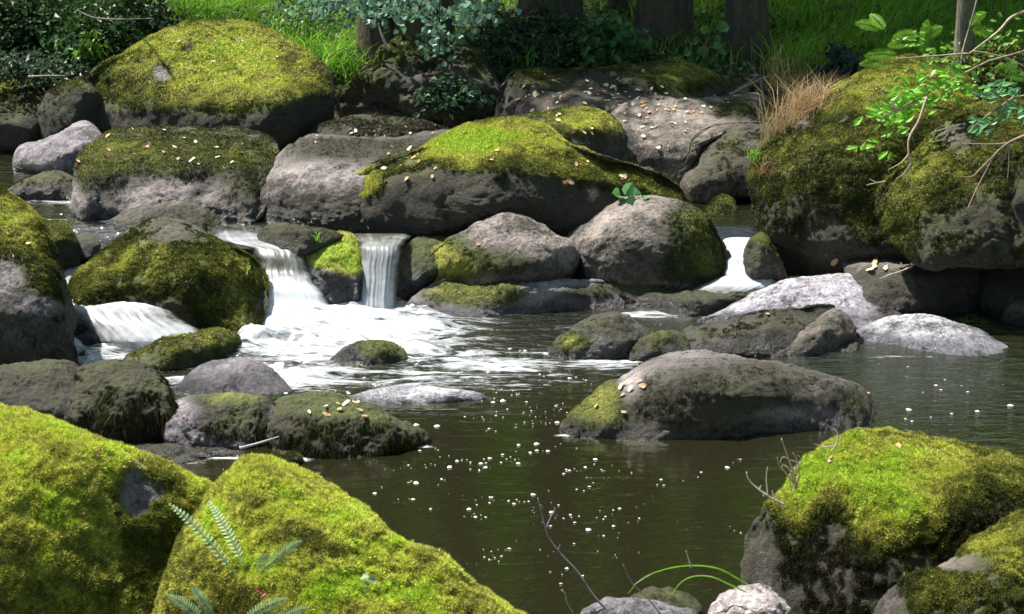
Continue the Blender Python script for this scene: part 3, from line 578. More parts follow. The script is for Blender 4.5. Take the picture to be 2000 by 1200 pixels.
boulder('edge_r', 'mossy boulder leaning at the right edge above the angular block', [(1716,405),(1732,360),(1772,310),(1812,275),(1860,238),(1905,212),(1985,200),(2120,215),(2180,350),(2130,520),(2000,522),(1900,520),(1800,512),(1740,465)],
  (1880, 470, 9.45), L=.8, k=1.2, b=.42, q=.7, col=(.145,.12,.10), film=.85, m0=.20, mu=.6, h0=.36, lvl=7, tlen=.016,
  pat=[('h',1800,300,60,60,.22),('m',1800,330,60,70,.4),('m',1860,270,40,26,-1.0),('t',1850,275,45,28,.9),('m',1760,400,40,60,.4),('m',1900,440,120,50,-.5),('m',1760,440,25,60,.5)])
boulder('edge_r2', 'dark narrow rock cut off by the right edge', [(1980,430),(1990,340),(2012,290),(2100,270),(2220,400),(2170,530),(2000,520),(1984,480)], (2060, 480, 9.3), b=.3, col=DARK, m0=-.1, lvl=5)
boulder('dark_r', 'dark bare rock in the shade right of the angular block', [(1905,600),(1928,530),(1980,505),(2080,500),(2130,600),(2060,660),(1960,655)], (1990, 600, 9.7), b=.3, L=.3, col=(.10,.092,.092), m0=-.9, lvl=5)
boulder('dark_r2', 'small dark stone at the waterline by the right edge', [(1958,630),(1975,590),(2010,572),(2070,585),(2080,650),(1990,660)], (2000, 635, 'z', .0), b=.14, L=.1, col=(.09,.08,.08), m0=-.7, lvl=5, pat=[('t',1985,590,25,14,1.)])
boulder('block', 'angular dark block carrying twigs on its flat top at the right', [(1652,520),(1655,506),(1700,500),(1790,497),(1880,497),(1916,503),(1925,545),(1918,610),(1880,645),(1790,650),(1720,648),(1675,600)],
  (1800, 618, 9.95), L=.55, k=4.5, b=.20, q=.35, b2=.35, col=(.125,.115,.10), m0=-.5, mu=.5, h0=.15, lvl=6, rough=.05, tlen=.007, pat=[('t',1710,510,80,14,1.1),('t',1850,560,70,60,.15),('m',1840,560,90,60,.3),('m',1710,515,100,14,-.6)])
boulder('pale_l', 'smooth pale lilac rock sloping into the pool below the right fall', [(1350,640),(1400,610),(1450,590),(1510,560),(1560,545),(1630,536),(1700,540),(1742,556),(1760,590),(1757,640),(1700,670),(1500,680),(1370,670)],
  (1410, 626, 'z', 0.), L=.55, k=1.1, b=.20, q=.6, b2=.3, col=(.41,.405,.46), m0=-1.2, lvl=6, rough=.03, tuft=.6, pat=[('t',1735,600,28,60,-.75),('m',1735,600,24,50,.9),('h',1735,600,24,50,-.2)])  # dark right facet: shade painted into tone, over some moss
boulder('pebble_r', 'small brown mossy stone tucked behind the pale lilac rock', [(1478,575),(1500,552),(1540,545),(1570,548),(1560,575),(1510,590)], (1520, 568, 10.1), b=.08, L=.1, col=BROWN, m0=-.1, lvl=4)
boulder('fall_r', 'small speckled stone on the right bank of the right fall', [(1453,505),(1463,472),(1490,458),(1512,490),(1535,530),(1532,560),(1480,565),(1460,540)], (1490, 530, 10.05), b=.16, L=.1, col=(.18,.18,.155), m0=-.3, h0=.4, lvl=5, tlen=.008)
boulder('knob', 'rounded dark knob at the left end of the long low rock', [(1227,690),(1238,670),(1270,655),(1310,648),(1342,662),(1350,700),(1310,735),(1245,735)], (1265, 708, 'z', 0.), L=.15, b=.16, col=(.10,.092,.092), m0=-.5, lvl=5, tlen=.007)
boulder('low_r', 'long low dark grey rock in the pool before the pale lilac one', [(1290,690),(1335,648),(1430,625),(1520,610),(1600,597),(1642,604),(1668,640),(1676,690),(1600,720),(1400,735),(1300,730)],
  (1450, 702, 'z', 0.), L=.45, k=1.3, b=.2, q=.6, b2=.25, col=(.115,.11,.12), m0=-.85, lvl=6, pat=[('t',1400,630,60,12,.5)])
boulder('wedge', 'brown wedge of rock with a leaf filled crack at its left', [(1508,700),(1525,670),(1570,641),(1615,613),(1652,615),(1672,645),(1680,690),(1650,715),(1560,725),(1515,722)],
  (1600, 694, 8.95), L=.25, k=1.8, b=.16, q=.5, col=(.215,.185,.16), m0=-1., lvl=5, rough=.06)
boulder('pale_r', 'sunlit whitish rock rising from the pool at the right', [(1668,655),(1700,633),(1760,616),(1800,615),(1850,625),(1912,645),(1962,674),(1982,690),(1950,722),(1850,730),(1720,705)],
  (1850, 700, 'z', 0.), L=.42, k=1.0, b=.18, q=.7, col=(.45,.455,.50), m0=-1.3, lvl=6, rough=.03, tuft=.3)
boulder('dome_r', 'dark dome rock with a splash of green at its left foot', [(1062,700),(1090,665),(1130,632),(1170,616),(1215,616),(1250,635),(1280,656),(1280,700),(1240,735),(1100,735)],
  (1170, 706, 'z', 0.04), L=.35, k=1.2, b=.24, q=.8, col=(.155,.145,.155), m0=-.9, lvl=6, tlen=.008, pat=[('m',1120,675,30,16,1.1),('h',1120,675,30,16,.2),('m',1170,650,60,20,.2),('t',1165,670,30,20,.6)])
boulder('ledge_r', 'low wet ledge crossed by shallow water below the big rounded boulder', [(1190,600),(1230,578),(1320,570),(1420,572),(1480,580),(1490,600),(1440,625),(1300,632),(1210,625)], (1330, 612, 9.80), L=.18, b=.10, col=(.13,.13,.125), m0=-.5, h0=.3, lvl=5, tuft=.3, wl=.2)
boulder('pillow_r', 'low green streaked stone beneath the big rounded grey boulder', [(1142,560),(1178,535),(1240,533),(1300,544),(1365,558),(1374,575),(1300,600),(1190,598)], (1260, 572, 9.98), L=.25, b=.12, col=(.14,.13,.12), m0=-.4, mu=.5, h0=.42, lvl=5, tlen=.007, pat=[('m',1270,558,70,14,.6)])
boulder('round_r', 'big rounded brown grey boulder right of the centre', [(1113,470),(1148,430),(1200,400),(1250,387),(1310,395),(1352,406),(1392,445),(1417,490),(1432,535),(1405,575),(1250,582),(1140,575),(1122,520)],
  (1250, 550, 10.0), L=.38, k=1.3, b=.30, q=.65, col=(.34,.295,.265), film=.5, m0=-.55, mu=.2, h0=.4, lvl=7, rough=.045, tlen=.009,
  pat=[('m',1370,470,50,70,.9),('m',1270,525,150,36,.65),('h',1270,530,150,30,-.15),('h',1385,500,30,40,.15),('t',1220,430,60,30,.25),('m',1330,440,50,30,.35)])
boulder('round_l', 'humped grey boulder with a green mossy left flank at the centre', [(778,592),(800,545),(830,508),(870,475),(910,455),(950,430),(1000,421),(1050,440),(1092,460),(1122,472),(1129,510),(1112,555),(1060,585),(950,592),(860,595),(800,600)],
  (980, 560, 9.93), L=.12, k=1.3, b=.28, q=.65, col=(.34,.295,.27), film=.42, m0=-.65, mu=.1, h0=.45, lvl=7, rough=.04, tlen=.009,
  pat=[('m',850,510,55,65,1.3),('m',940,510,110,26,.75),('h',850,505,60,60,.2),('t',1040,470,90,30,.2),('t',1000,550,150,14,-.4),('m',810,565,40,30,.8),('m',1030,530,120,25,.4),('h',1050,530,100,25,-.15)])
boulder('wet_c', 'wet green tinted rock on the right side of the central fall', [(764,600),(776,520),(792,482),(830,459),(880,455),(910,462),(890,500),(835,560),(800,612),(775,615)],
  (800, 560, 10.06), L=.25, k=1.3, b=.16, col=(.21,.24,.235), m0=-.45, h0=.35, lvl=6, wl=.12, tlen=.006, tuft=.5)
boulder('green_c', 'lime mossy rock standing between the two central falls', [(578,520),(600,482),(640,460),(690,461),(706,490),(704,550),(697,605),(650,625),(600,615),(586,560)],
  (650, 570, 9.88), L=.3, k=1.3, b=.22, q=.7, col=(.20,.235,.24), m0=-.8, mu=.2, h0=.7, lvl=6, tlen=.011, wl=.15, pat=[('m',655,490,50,40,1.4),('h',655,490,50,50,.3),('m',690,515,20,26,1.2),('m',620,500,20,22,.6),('t',600,540,25,30,.5)])
boulder('brow', 'small dark smooth stone parting the water above the falls', [(492,482),(510,450),(545,437),(590,443),(660,455),(668,468),(610,495),(560,505),(505,505)], (560, 488, 9.97), L=.2, b=.15, col=(.10,.09,.08), m0=-.15, mu=.4, h0=.32, lvl=5, wl=ZU-.04, tlen=.006)
boulder('behind_m', 'long brown back of a rock behind the mossy hump at the left', [(178,470),(200,440),(260,410),(330,391),(372,390),(400,410),(436,448),(430,480),(380,510),(250,510)],
  (250, 465, 10.45), L=.3, k=1.2, b=.2, q=.6, col=(.20,.18,.15), m0=-.5, mu=.3, h0=.33, lvl=6, wl=ZU-.04, tlen=.008, pat=[('m',410,445,26,24,.7),('h',410,445,26,24,.2)])
boulder('small_l', 'small rounded grey stone near the left edge in the upper pool', [(5,385),(50,350),(100,335),(140,345),(150,372),(140,405),(60,405)], (80, 390, 'z', ZU), L=.25, b=.15, col=(.25,.22,.20), m0=-.7, lvl=5, wl=ZU)
boulder('lilac_l', 'smooth lilac grey rock leaning on the great dome at the left', [(27,325),(35,290),(70,278),(120,262),(160,237),(190,250),(205,290),(185,345),(100,360),(38,352)], (90, 343, 'z', ZU), L=.5, k=1.2, b=.22, q=.6, col=(.38,.345,.39), film=.25, m0=-1.1, lvl=6, wl=ZU)
boulder('left_in', 'dark mossy stone half hidden behind the tall left rock', [(60,490),(88,442),(120,436),(145,465),(158,500),(140,535),(80,540)], (120, 520, 9.9), b=.16, col=DARK, m0=-.1, h0=.4, lvl=5, wl=ZU-.06)
boulder('left_in2', 'tiny grey stone beside the mossy stone at the left', [(130,480),(150,462),(175,455),(195,475),(190,500),(150,505)], (165, 490, 10.0), b=.09, col=GREY, m0=-.9, lvl=4)
boulder('hump', 'big conical mossy hump between the left falls', [(126,590),(148,545),(190,505),(240,462),(290,435),(335,429),(378,440),(432,475),(482,496),(512,527),(524,570),(517,615),(495,655),(440,680),(350,680),(250,665),(150,620)],
  (430, 640, 'z', .04), L=.55, k=1.15, b=.40, q=.75, col=(.155,.135,.115), m0=.25, mu=.35, h0=.43, lvl=7, rough=.03, tlen=.016, tuft=1.2,
  pat=[('m',340,448,80,28,-.8),('t',340,450,70,24,.3),('h',300,500,50,40,.22),('h',470,560,50,60,.18),('h',330,610,120,40,-.12),('m',300,610,40,20,-.5),('t',400,625,90,20,-.3),('h',200,530,50,30,.12)])
boulder('tall_l', 'tall dark boulder with green moss at the left edge', [(-160,560),(-90,420),(-20,372),(20,384),(60,415),(95,470),(120,530),(136,600),(142,660),(152,725),(120,790),(20,800),(-120,760)],
  (80, 735, 'z', 0.), L=.55, k=1.2, b=.36, q=.6, col=(.105,.10,.10), m0=-.3, mu=.5, h0=.42, lvl=7, rough=.04, tlen=.015,
  pat=[('m',40,460,80,90,.7),('h',30,430,60,50,.22),('m',15,545,26,30,-1.6),('t',15,545,26,30,3.),('m',70,600,34,14,-1.5),('t',75,600,34,12,2.5),('m',60,680,100,50,-.6),('m',100,600,30,80,.3)])
boulder('ribbon', 'low mossy ridge stone ringed by white water', [(242,708),(300,675),(350,655),(420,647),(460,655),(470,675),(440,710),(330,740),(260,735)], (350, 716, 'z', 0.), L=.3, b=.14, col=(.085,.08,.07), m0=.05, mu=.5, h0=.50, lvl=6, tlen=.012, wl=-.02)
boulder('ribbon2', 'small grey green stone at the tip of the low mossy ridge', [(430,690),(445,662),(480,652),(508,662),(505,685),(450,700)], (470, 680, 'z', 0.), b=.08, col=GREY, m0=-.2, h0=.3, lvl=4, tlen=.007)
boulder('flat_c', 'smooth bare grey rock awash below the mossy ridge', [(335,775),(370,730),(420,706),(480,701),(522,715),(552,742),(572,775),(500,800),(380,800)], (450, 766, 'z', .04), L=.4, k=1.1, b=.16, q=.6, col=(.36,.34,.39), film=.25, m0=-1.1, lvl=6, rough=.03, wl=.02)
boulder('awash', 'little mossy topped rock awash in the rapids', [(640,715),(670,682),(720,666),(770,674),(796,700),(785,725),(680,735)], (720, 708, 'z', .06), L=.15, b=.14, col=(.13,.13,.15), m0=-.2, mu=.5, h0=.5, lvl=5, tlen=.009, wl=.05, pat=[('m',750,685,40,20,.3),('m',670,700,30,24,-.8)])
boulder('sunken', 'pale flat rock just breaking the pool surface in mid stream', [(660,785),(740,760),(820,754),(900,761),(952,780),(900,805),(750,808)], (800, 788, 'z', .035), L=.25, b=.08, col=(.43,.44,.49), m0=-1.5, lvl=5, rough=.03, wl=-.05)
boulder('peb_l', 'black wet pebble beside the tall left boulder', [(128,640),(138,612),(165,608),(178,628),(170,650),(138,652)], (150, 642, 9.25), b=.06, col=(.03,.03,.03), m0=-1.5, lvl=4, wl=.1)
boulder('dome_l', 'glassy wet grey stone at the foot of the left fall', [(140,672),(155,643),(190,631),(218,645),(226,668),(190,685)], (180, 664, 9.2), b=.08, col=(.2,.2,.24), m0=-1.5, lvl=5, wl=.1)
HANG = dict(h0=.12, tlen=.026, hang=.9)
boulder('beard_l', 'dark rounded rock bearded with hanging weed at the left edge', [(-130,800),(-60,745),(0,720),(60,710),(125,708),(160,725),(185,780),(185,850),(140,915),(0,915),(-110,880)],
  (60, 862, 'z', .0), L=.3, k=1.3, b=.28, q=.6, col=(.10,.10,.105), m0=-.1, mu=.3, lvl=7, wl=-.02, pat=[('t',60,790,80,40,.4),('h',60,722,60,16,.28)], **HANG)
boulder('beard_m', 'dark rock with long hanging strands left of the grey and brown one', [(138,800),(150,735),(180,715),(240,708),(292,722),(326,760),(337,805),(325,870),(260,905),(170,900)],
  (240, 868, 'z', .0), L=.3, k=1.3, b=.24, q=.55, col=(.075,.075,.07), m0=.25, mu=.3, lvl=7, wl=-.02, tuft=1.2, **HANG)
boulder('grey_m', 'rock half bare lilac grey and half clad in dark weed', [(316,855),(325,802),(350,780),(420,772),(490,775),(538,790),(552,840),(545,880),(480,905),(350,908)],
  (400, 876, 'z', .0), L=.35, k=1.4, b=.22, q=.6, col=(.38,.34,.39), film=.25, m0=-.8, mu=.1, lvl=7, wl=-.02, pat=[('m',460,820,75,45,1.5),('m',450,780,90,12,.9),('h',440,778,110,12,.3),('m',345,830,20,40,-.5)], **HANG)
boulder('beard_r', 'brown topped rock draped in dark weed in front of the rapids', [(527,835),(540,792),(590,775),(670,778),(730,795),(790,830),(838,860),(830,890),(740,912),(600,915),(540,890)],
  (690, 888, 'z', .0), L=.4, k=1.4, b=.24, q=.6, col=(.115,.105,.095), m0=.3, mu=.3, lvl=7, wl=-.02, tuft=1.2, h0=.08, tlen=.018, hang=.7, pat=[('h',640,795,110,24,.30),('h',730,825,50,22,.16)])
boulder('flat_l', 'thin flat grey slab lying at the waterline behind the front moss', [(190,900),(240,872),(320,869),(430,876),(503,890),(480,912),(400,925),(250,935)], (380, 900, 'z', .02), L=.3, b=.08, col=(.21,.20,.225), m0=-.9, lvl=5, tuft=.3, pat=[('t',375,880,40,8,-.4)])
boulder('foamy', 'tiny dark stone ringed with foam in front of the weedy rocks', [(524,900),(540,882),(562,879),(582,886),(592,900),(560,912)], (558, 903, 'z', .03), b=.04, col=DARK, m0=-.6, lvl=4)
boulder('island', 'large dark boulder alone in the pool with a leaf on it', [(1096,852),(1115,815),(1140,785),(1180,754),(1230,724),(1290,697),(1350,689),(1430,697),(1500,710),(1570,725),(1640,740),(1686,756),(1707,788),(1712,830),(1700,870),(1600,900),(1400,915),(1200,905),(1105,880)],
  (1400, 852, 'z', .0), L=.65, k=1.35, b=.36, q=.6, b2=.3, col=(.22,.20,.205), m0=-.48, mu=.15, h0=.16, lvl=7, rough=.032, tlen=.008, tuft=.8,
  pat=[('m',1160,790,70,50,1.2),('h',1165,790,70,50,.36),('m',1420,790,230,70,.75),('h',1420,800,180,60,-.02),('t',1250,740,60,20,.7),('t',1330,700,160,10,.7),('t',1560,810,60,18,.5),('m',1560,815,70,16,-.8),('t',1220,760,30,50,.8),('m',1225,765,24,46,-.7),('m',1670,800,40,40,.5),('t',1620,760,60,14,.7),('f',1580,815,110,26,-.6),('f',1320,700,170,12,-.7),('f',1225,765,28,50,-.8),('f',1640,765,60,14,-.6)])  # pale top rim and left ridge: sunlight painted into tone and thinner film
boulder('long_low', 'long pale lilac ledge with a green mossy back before the centre boulders', [(793,608),(815,575),(850,552),(900,541),(990,539),(1080,546),(1180,553),(1216,570),(1225,595),(1210,630),(1000,655),(850,650),(805,635)],
  (1000, 612, 9.80), L=.16, k=1.3, b=.18, q=.55, b2=.2, col=(.40,.37,.42), film=.2, m0=-.75, mu=.1, h0=.46, lvl=6, rough=.03, tlen=.009,
  pat=[('m',925,575,100,28,1.5),('m',1160,575,65,18,1.1),('h',1160,575,65,18,-.22),('h',880,580,50,20,.12),('t',1000,605,200,10,-.2)])
# foreground
boulder('fg_l', 'large bright green mossy boulder filling the bottom left corner', [(-260,900),(-100,825),(0,814),(80,822),(170,855),(260,890),(330,925),(382,950),(416,978),(402,1030),(358,1090),(330,1160),(315,1260),(220,1420),(-200,1420)],
  (150, 1050, 4.95), L=.55, k=1.5, b=.38, q=.7, col=(.19,.17,.175), m0=.5, mu=.35, h0=.68, lvl=7, rough=.035, tuft=1.8, tlen=.0135,
  pat=[('m',262,965,28,42,-1.6),('m',300,958,30,14,-1.2),('t',262,965,30,40,.3),('h',100,950,120,70,.10),('h',250,880,200,30,-.02),('h',60,1110,160,60,.06),('h',60,1030,120,30,.10),('h',200,1080,120,50,-.04),('h',290,1050,60,80,-.20),('h',150,1180,90,40,-.1),('h',310,1150,40,120,-.3)])
boulder('fg_m', 'golden mossy boulder with small ferns at the bottom', [(308,1230),(330,1140),(368,1065),(405,1000),(438,942),(475,918),(512,911),(560,930),(620,960),(700,1005),(780,1060),(860,1110),(930,1160),(1000,1202),(1090,1290),(950,1420),(600,1450),(320,1400)],
  (560, 1120, 4.75), L=.5, k=1.4, b=.36, q=.7, col=(.19,.16,.14), m0=.5, mu=.35, h0=.66, lvl=7, rough=.035, tuft=1.8, tlen=.0135,
  pat=[('h',640,1010,200,50,.08),('h',500,1060,60,120,.03),('h',650,1140,200,50,.12),('h',380,1130,50,120,-.16),('h',580,1060,60,30,-.2),('h',460,1180,60,30,-.25),('h',420,1010,30,40,.2),('h',760,1150,140,60,.1)])
boulder('fg_r', 'dark boulder with a vivid lime moss cap at the right', [(1452,1120),(1462,1045),(1500,1000),(1540,960),(1570,910),(1622,880),(1700,864),(1790,861),(1880,869),(1950,885),(2010,905),(2130,960),(2230,1120),(2120,1360),(1800,1420),(1560,1380),(1462,1230)],
  (1700, 1090, 5.1), L=.5, k=1.5, b=.36, q=.65, col=(.085,.078,.072), m0=.22, mu=.10, h0=.17, film=1.05, lvl=7, rough=.04, tuft=1.1, tlen=.012,
  pat=[('m',1760,935,230,60,1.1),('h',1750,920,240,75,.66),('m',1590,960,50,60,.9),('h',1590,960,55,70,.6),('m',1750,1010,90,50,.9),('h',1740,1010,90,60,.45),('m',1620,990,36,60,-.9),('h',1620,1000,34,60,-.5),('h',1920,960,70,60,-.18),('m',1480,1090,30,100,-.6),('t',1520,1130,60,60,.9),('h',1860,1010,90,30,-.05),('m',1560,1150,100,60,-.2)])
boulder('fg_r2', 'olive mossy rock in the bottom right corner', [(1712,1245),(1740,1172),(1780,1130),(1850,1098),(1922,1060),(2002,1018),(2170,960),(2350,1200),(2120,1450),(1760,1400)],
  (1880, 1150, 4.3), L=.35, k=1.4, b=.3, q=.7, col=(.14,.11,.10), m0=.05, mu=.6, h0=.40, lvl=7, rough=.04, tlen=.009, tuft=1.2, pat=[('m',1860,1102,60,16,-.9),('t',1860,1100,70,20,1.),('m',1745,1190,22,50,-1.),('h',1950,1070,90,30,.3),('h',1980,1150,40,50,.15)])
boulder('fg_s', 'small whitish pink stone at the foot of the lime capped boulder', [(1378,1230),(1400,1168),(1440,1154),(1480,1148),(1512,1158),(1545,1200),(1530,1290),(1400,1290)], (1450, 1185, 4.95), b=.1, L=.1, col=(.44,.39,.39), m0=-1.3, lvl=6, rough=.08)
boulder('fg_s2', 'flat lilac grey stone at the bottom centre of the view', [(1110,1240),(1160,1180),(1230,1169),(1300,1180),(1360,1200),(1400,1260),(1300,1300),(1130,1300)], (1240, 1190, 5.0), b=.12, L=.15, col=(.27,.25,.29), m0=-1.2, lvl=6)
boulder('fg_s3', 'small speckled grey stone behind the flat lilac one', [(1212,1195),(1250,1160),(1310,1156),(1350,1172),(1372,1198),(1350,1240),(1230,1240)], (1290, 1180, 5.15), b=.09, L=.1, col=(.22,.20,.18), m0=-.6, lvl=5, tlen=.004)

# ---------------------------------------------------------------- trees
def gpt(px, py, t):
    """point on the bank below pixel ray: x,y of the ray at distance t, z of the ground"""
    p = P3(px, py, t); return np.array([p[0], p[1], float(ground_z(np.array([p[0]]), np.array([p[1]]))[0])])
def crown_leaves(g, cen, rad, ncl, per, leaf, col, spread=.45, r=None):
    r = r or rng
    d = r.normal(size=(ncl, 3)); d /= np.linalg.norm(d, axis=1)[:, None]; rr = r.random((ncl, 1)) ** .4
    cc = np.asarray(cen) + d * rr * np.asarray(rad)
    sz = spread * (.5 + r.random((ncl, 1, 1)))
    P = (cc[:, None] + r.normal(size=(ncl, per, 3)) * sz * np.array([1, 1, .45])).reshape(-1, 3); n = len(P)
    D = r.normal(size=(n, 3)) * np.array([1, 1, .4]) + np.array([0, 0, -.25]); N = r.normal(size=(n, 3)) * .5 + np.array([0, 0, 1])
    g.leaves(P, D, N, leaf * (.7 + .6 * r.random(n)), leaf * .8 * (.7 + .6 * r.random(n)), jit(col, n, .35, .15))
    return cc
TREE_CACHE = {}
def tree(label, base, rad, height, lean=(0, 0), crown=None, bark=(.075, .058, .042), leafc=(.06, .12, .02), group=None, ncl=70, per=110, leaf=.11, key=None, flare=1.7, name='tree', cat='tree'):
    base = np.asarray(base, float); root = empty(name, base, label, cat, group)
    if key in TREE_CACHE and key:
        for nm, me, mt in TREE_CACHE[key]: link(nm, me, mt, root)
        root.rotation_euler.z = rng.random() * 6; root.scale = (1, 1, .9 + .25 * rng.random()); return root
    s = np.linspace(0, 1, 26); zz = s * height - .35
    wob = np.stack([lean[0] * s ** 1.3 + .12 * np.sin(s * 7 + base[0]), lean[1] * s ** 1.3 + .10 * np.cos(s * 6 + base[0] * 2) - .10, zz], 1)
    wob[:, :2] -= wob[0, :2] - 0
    rr = rad * ((1 - s) ** .75 * .85 + .15) * (1 + (flare - 1) * np.exp(-s * height / .35))
    g = Geo(); g.tube(wob, rr, 18, bark, rough=.22, seed=base[0] * 3)
    for k in range(9):
        f = .42 + .5 * rng.random(); i = int(f * 25); a = rng.random() * 6.28; L = height * .28 * (1.2 - f)
        e = wob[i] + np.array([math.cos(a) * L, math.sin(a) * L, L * .55]); m = (wob[i] + e) / 2 + np.array([0, 0, -.08 * L])
        g.tube([wob[i], m, e], [rr[i] * .45, rr[i] * .28, .012], 7, bark)
    tr = g.build('trunk', M_BARK, root, smooth=True); parts = [('trunk', tr.data, M_BARK)]
    if crown:
        if not key: crown = (crown[0] - .7, crown[1] + 1.9, crown[2] + .2) + tuple(crown[3:])
        g = Geo(); crown_leaves(g, crown[:3], crown[3:], ncl, per, leaf, leafc)
        cr = g.build('crown', M_LEAF, root); parts.append(('crown', cr.data, M_LEAF))
    if key: TREE_CACHE[key] = parts
    return root
TB = 'trees rising on the bank behind the boulders'
def trunk_at(px, wpx, row, t, **k):
    b = gpt(px, row, t); return b, wpx / F * t / 2
b, r_ = trunk_at(735, 66, 140, 14.0); T1 = tree('slim trunk leaning left, the left one of the twin trunks', b, r_, 9, (-1.1, .2), (-1.0, .5, 7.2, 1.7, 1.6, 1.9), group=TB, ncl=26)
b, r_ = trunk_at(812, 112, 130, 14.1); T2 = tree('thick dark trunk, the right one of the twin trunks', b, r_, 11, (.5, .3), (.3, .3, 7.6, 2.4, 2.2, 2.6), group=TB, ncl=46)
b, r_ = trunk_at(1065, 120, 90, 15.0); tree('broad shaded trunk standing behind the long back slab', b, r_, 11, (.3, .3), (.2, .2, 7.8, 2.4, 2.2, 2.8), group=TB, ncl=34, flare=1.3)
b, r_ = trunk_at(1208, 42, 80, 15.6); tree('thinnest trunk between the two broad dark ones', b, r_, 9, (-.2, .5), (0, .3, 7.3, 1.5, 1.5, 1.8), group=TB, ncl=30)
b, r_ = trunk_at(1292, 110, 100, 14.6); tree('broad black trunk right of the thin one', b, r_, 12, (.1, .2), (.2, .2, 8.2, 2.5, 2.3, 2.8), ncl=36, group=TB, flare=1.3)
b, r_ = trunk_at(1462, 84, 120, 14.2); tree('brown trunk between the round leaved sapling and the dry grass', b, r_, 11, (.2, .1), (.3, .1, 7.8, 2.3, 2.2, 2.6), ncl=30, group=TB, flare=1.3)
b = P3(1905, 150, 11.6); BIR = tree('mossy pale barked trunk behind the right hand boulders', (b[0], b[1], .5), .075, 8, (-.25, .1), (1.2, 1.2, 7.6, 1.7, 1.6, 1.7), bark=(.22, .20, .16), ncl=26, per=100, leaf=.10)
# small stems behind the left bushes
for lb, px, wpx, t, ln in [('thin grey leaning stem left of the great dome', 325, 15, 13.9, (-1.6, .2)), ('spindly bent stem behind the left bushes', 292, 8, 14.2, (-2.2, .2)), ('faint thin stem in the grass behind the great dome', 368, 8, 15.5, (.1, .1))]:
    b, r_ = trunk_at(px, wpx, 120, t); tree(lb, b, r_, 5, ln, (ln[0], 0, 4.6, .8, .8, .7), bark=(.16, .14, .11), ncl=12, per=60, leaf=.08, group='young stems at the back left')
# wood mirrored in the pool, plus unseen side trees added to dim the sky
far = [(-9, 25), (-5.0, 27), (-1.6, 25.5), (2.6, 27.5), (5.6, 25), (9.5, 27.5), (-12, 32), (-6, 38), (0, 40), (7, 38), (14, 32)]
side = [(-12.0, 12.5), (-10.5, 17.5), (-11.8, 6.0), (8.8, 13.5), (10, 18.5), (7.8, 8.0), (-11, 0.5), (8.2, 1.5), (-3.5, -4.5), (3.5, -5)]
for i, (x, y) in enumerate(far + side):
    z = float(ground_z(np.array([x]), np.array([y]))[0])
    tree('leafy tree of the wood beyond the grassy bank' if i < len(far) else 'unseen tree added beside the stream to dim the sky', (x, y, z), .2, 11, (.3, .2), (0, 0, 6.3, 3.0, 2.9, 4.4),
         leafc=(.30, .52, .07), group='trees of the surrounding wood' if i < len(far) else 'unseen trees added to dim the sky', ncl=170, per=60, leaf=.24, key='wood')  # leaf colour brightened to stand in for backlit foliage

# ---------------------------------------------------------------- bushes, branches, plants
def shrub(name, label, px, py, t, rx, rz, ry, n, leaf, col, cat='bush', group=None, ncl=30, stems=5, wide=.75, face=.5, stemc=(.05, .04, .025), rnd=False, lvl=.16):
    c = P3(px, py, t); sx, sz = rx / F * t, rz / F * t
    root = empty(name, (c[0], c[1], c[2] - sz), label, cat, group)
    d = rng.normal(size=(ncl, 3)); d /= np.linalg.norm(d, axis=1)[:, None]; cc = c + d * rng.random((ncl, 1)) ** .35 * np.array([sx, ry, sz])
    per = max(1, n // ncl); P = (cc[:, None] + rng.normal(size=(ncl, per, 3)) * lvl * np.array([sx, ry, sz])[None, None] * 1.4).reshape(-1, 3)
    m = len(P); D = rng.normal(size=(m, 3)) * np.array([1, .8, .5]) + np.array([0, -.3, -.3]); N = rng.normal(size=(m, 3)) * .45 + np.array([0, -face, .8])
    g = Geo(); o = root.location
    g.leaves(P - np.array(o), D, N, leaf * (.6 + .7 * rng.random(m)), leaf * wide * (.6 + .7 * rng.random(m)), jit(col, m, .4, .2), shape=(.3, .5, .7, .46) if rnd else (.35, .5, .72, .38))
    g.build('foliage', M_LEAF, root)
    g = Geo()
    for k in range(stems):
        e = cc[k % ncl] - np.array(o); b0 = np.array([rng.uniform(-.3, .3) * sx, rng.uniform(-.2, .2) * ry, -.15]); mid = (b0 + e) / 2 + rng.normal(size=3) * .1 * sz
        g.tube([b0, mid, e], [.008, .006, .003], 5, stemc)
    g.build('stems', M_BARK, root, smooth=True); return root
BG = 'bushes on the far bank'
DK = (.028, .065, .018)
shrub('bush', 'dense ivy and bramble thicket at the far top left', 40, 70, 13.6, 110, 95, .5, 3600, .055, DK, group=BG, ncl=70)
shrub('bush', 'dark bramble bush with bright sprays left of the great dome', 185, 95, 13.5, 90, 85, .45, 3000, .055, (.035, .085, .02), group=BG, ncl=60)
shrub('bush', 'low grey green ivy hanging over the left bank', 70, 135, 12.9, 130, 26, .3, 1100, .045, (.05, .09, .045), group=BG, ncl=40)
shrub('bush', 'lime green sprig coloured as lit leaves inside the left bramble', 170, 90, 13.0, 36, 30, .15, 260, .06, (.10, .22, .02), group=BG, ncl=8)  # light on these leaves is put into the lime colour
shrub('bush', 'shaded bush between the stems and the great dome', 262, 40, 13.9, 60, 60, .4, 1300, .055, DK, group=BG, ncl=30)
shrub('bush', 'dark low bush filling the hollow right of the twin trunks', 960, 130, 14.2, 95, 60, .5, 1900, .06, (.03, .06, .025), group=BG, ncl=45)
shrub('bush', 'shaded leafy bush over the mossy root hump', 880, 185, 12.9, 55, 26, .2, 420, .06, (.035, .08, .035), group=BG, ncl=16)
shrub('bush', 'black green bush behind the long back slab', 1090, 105, 14.0, 75, 40, .4, 1300, .06, (.03, .07, .03), group=BG, ncl=30)
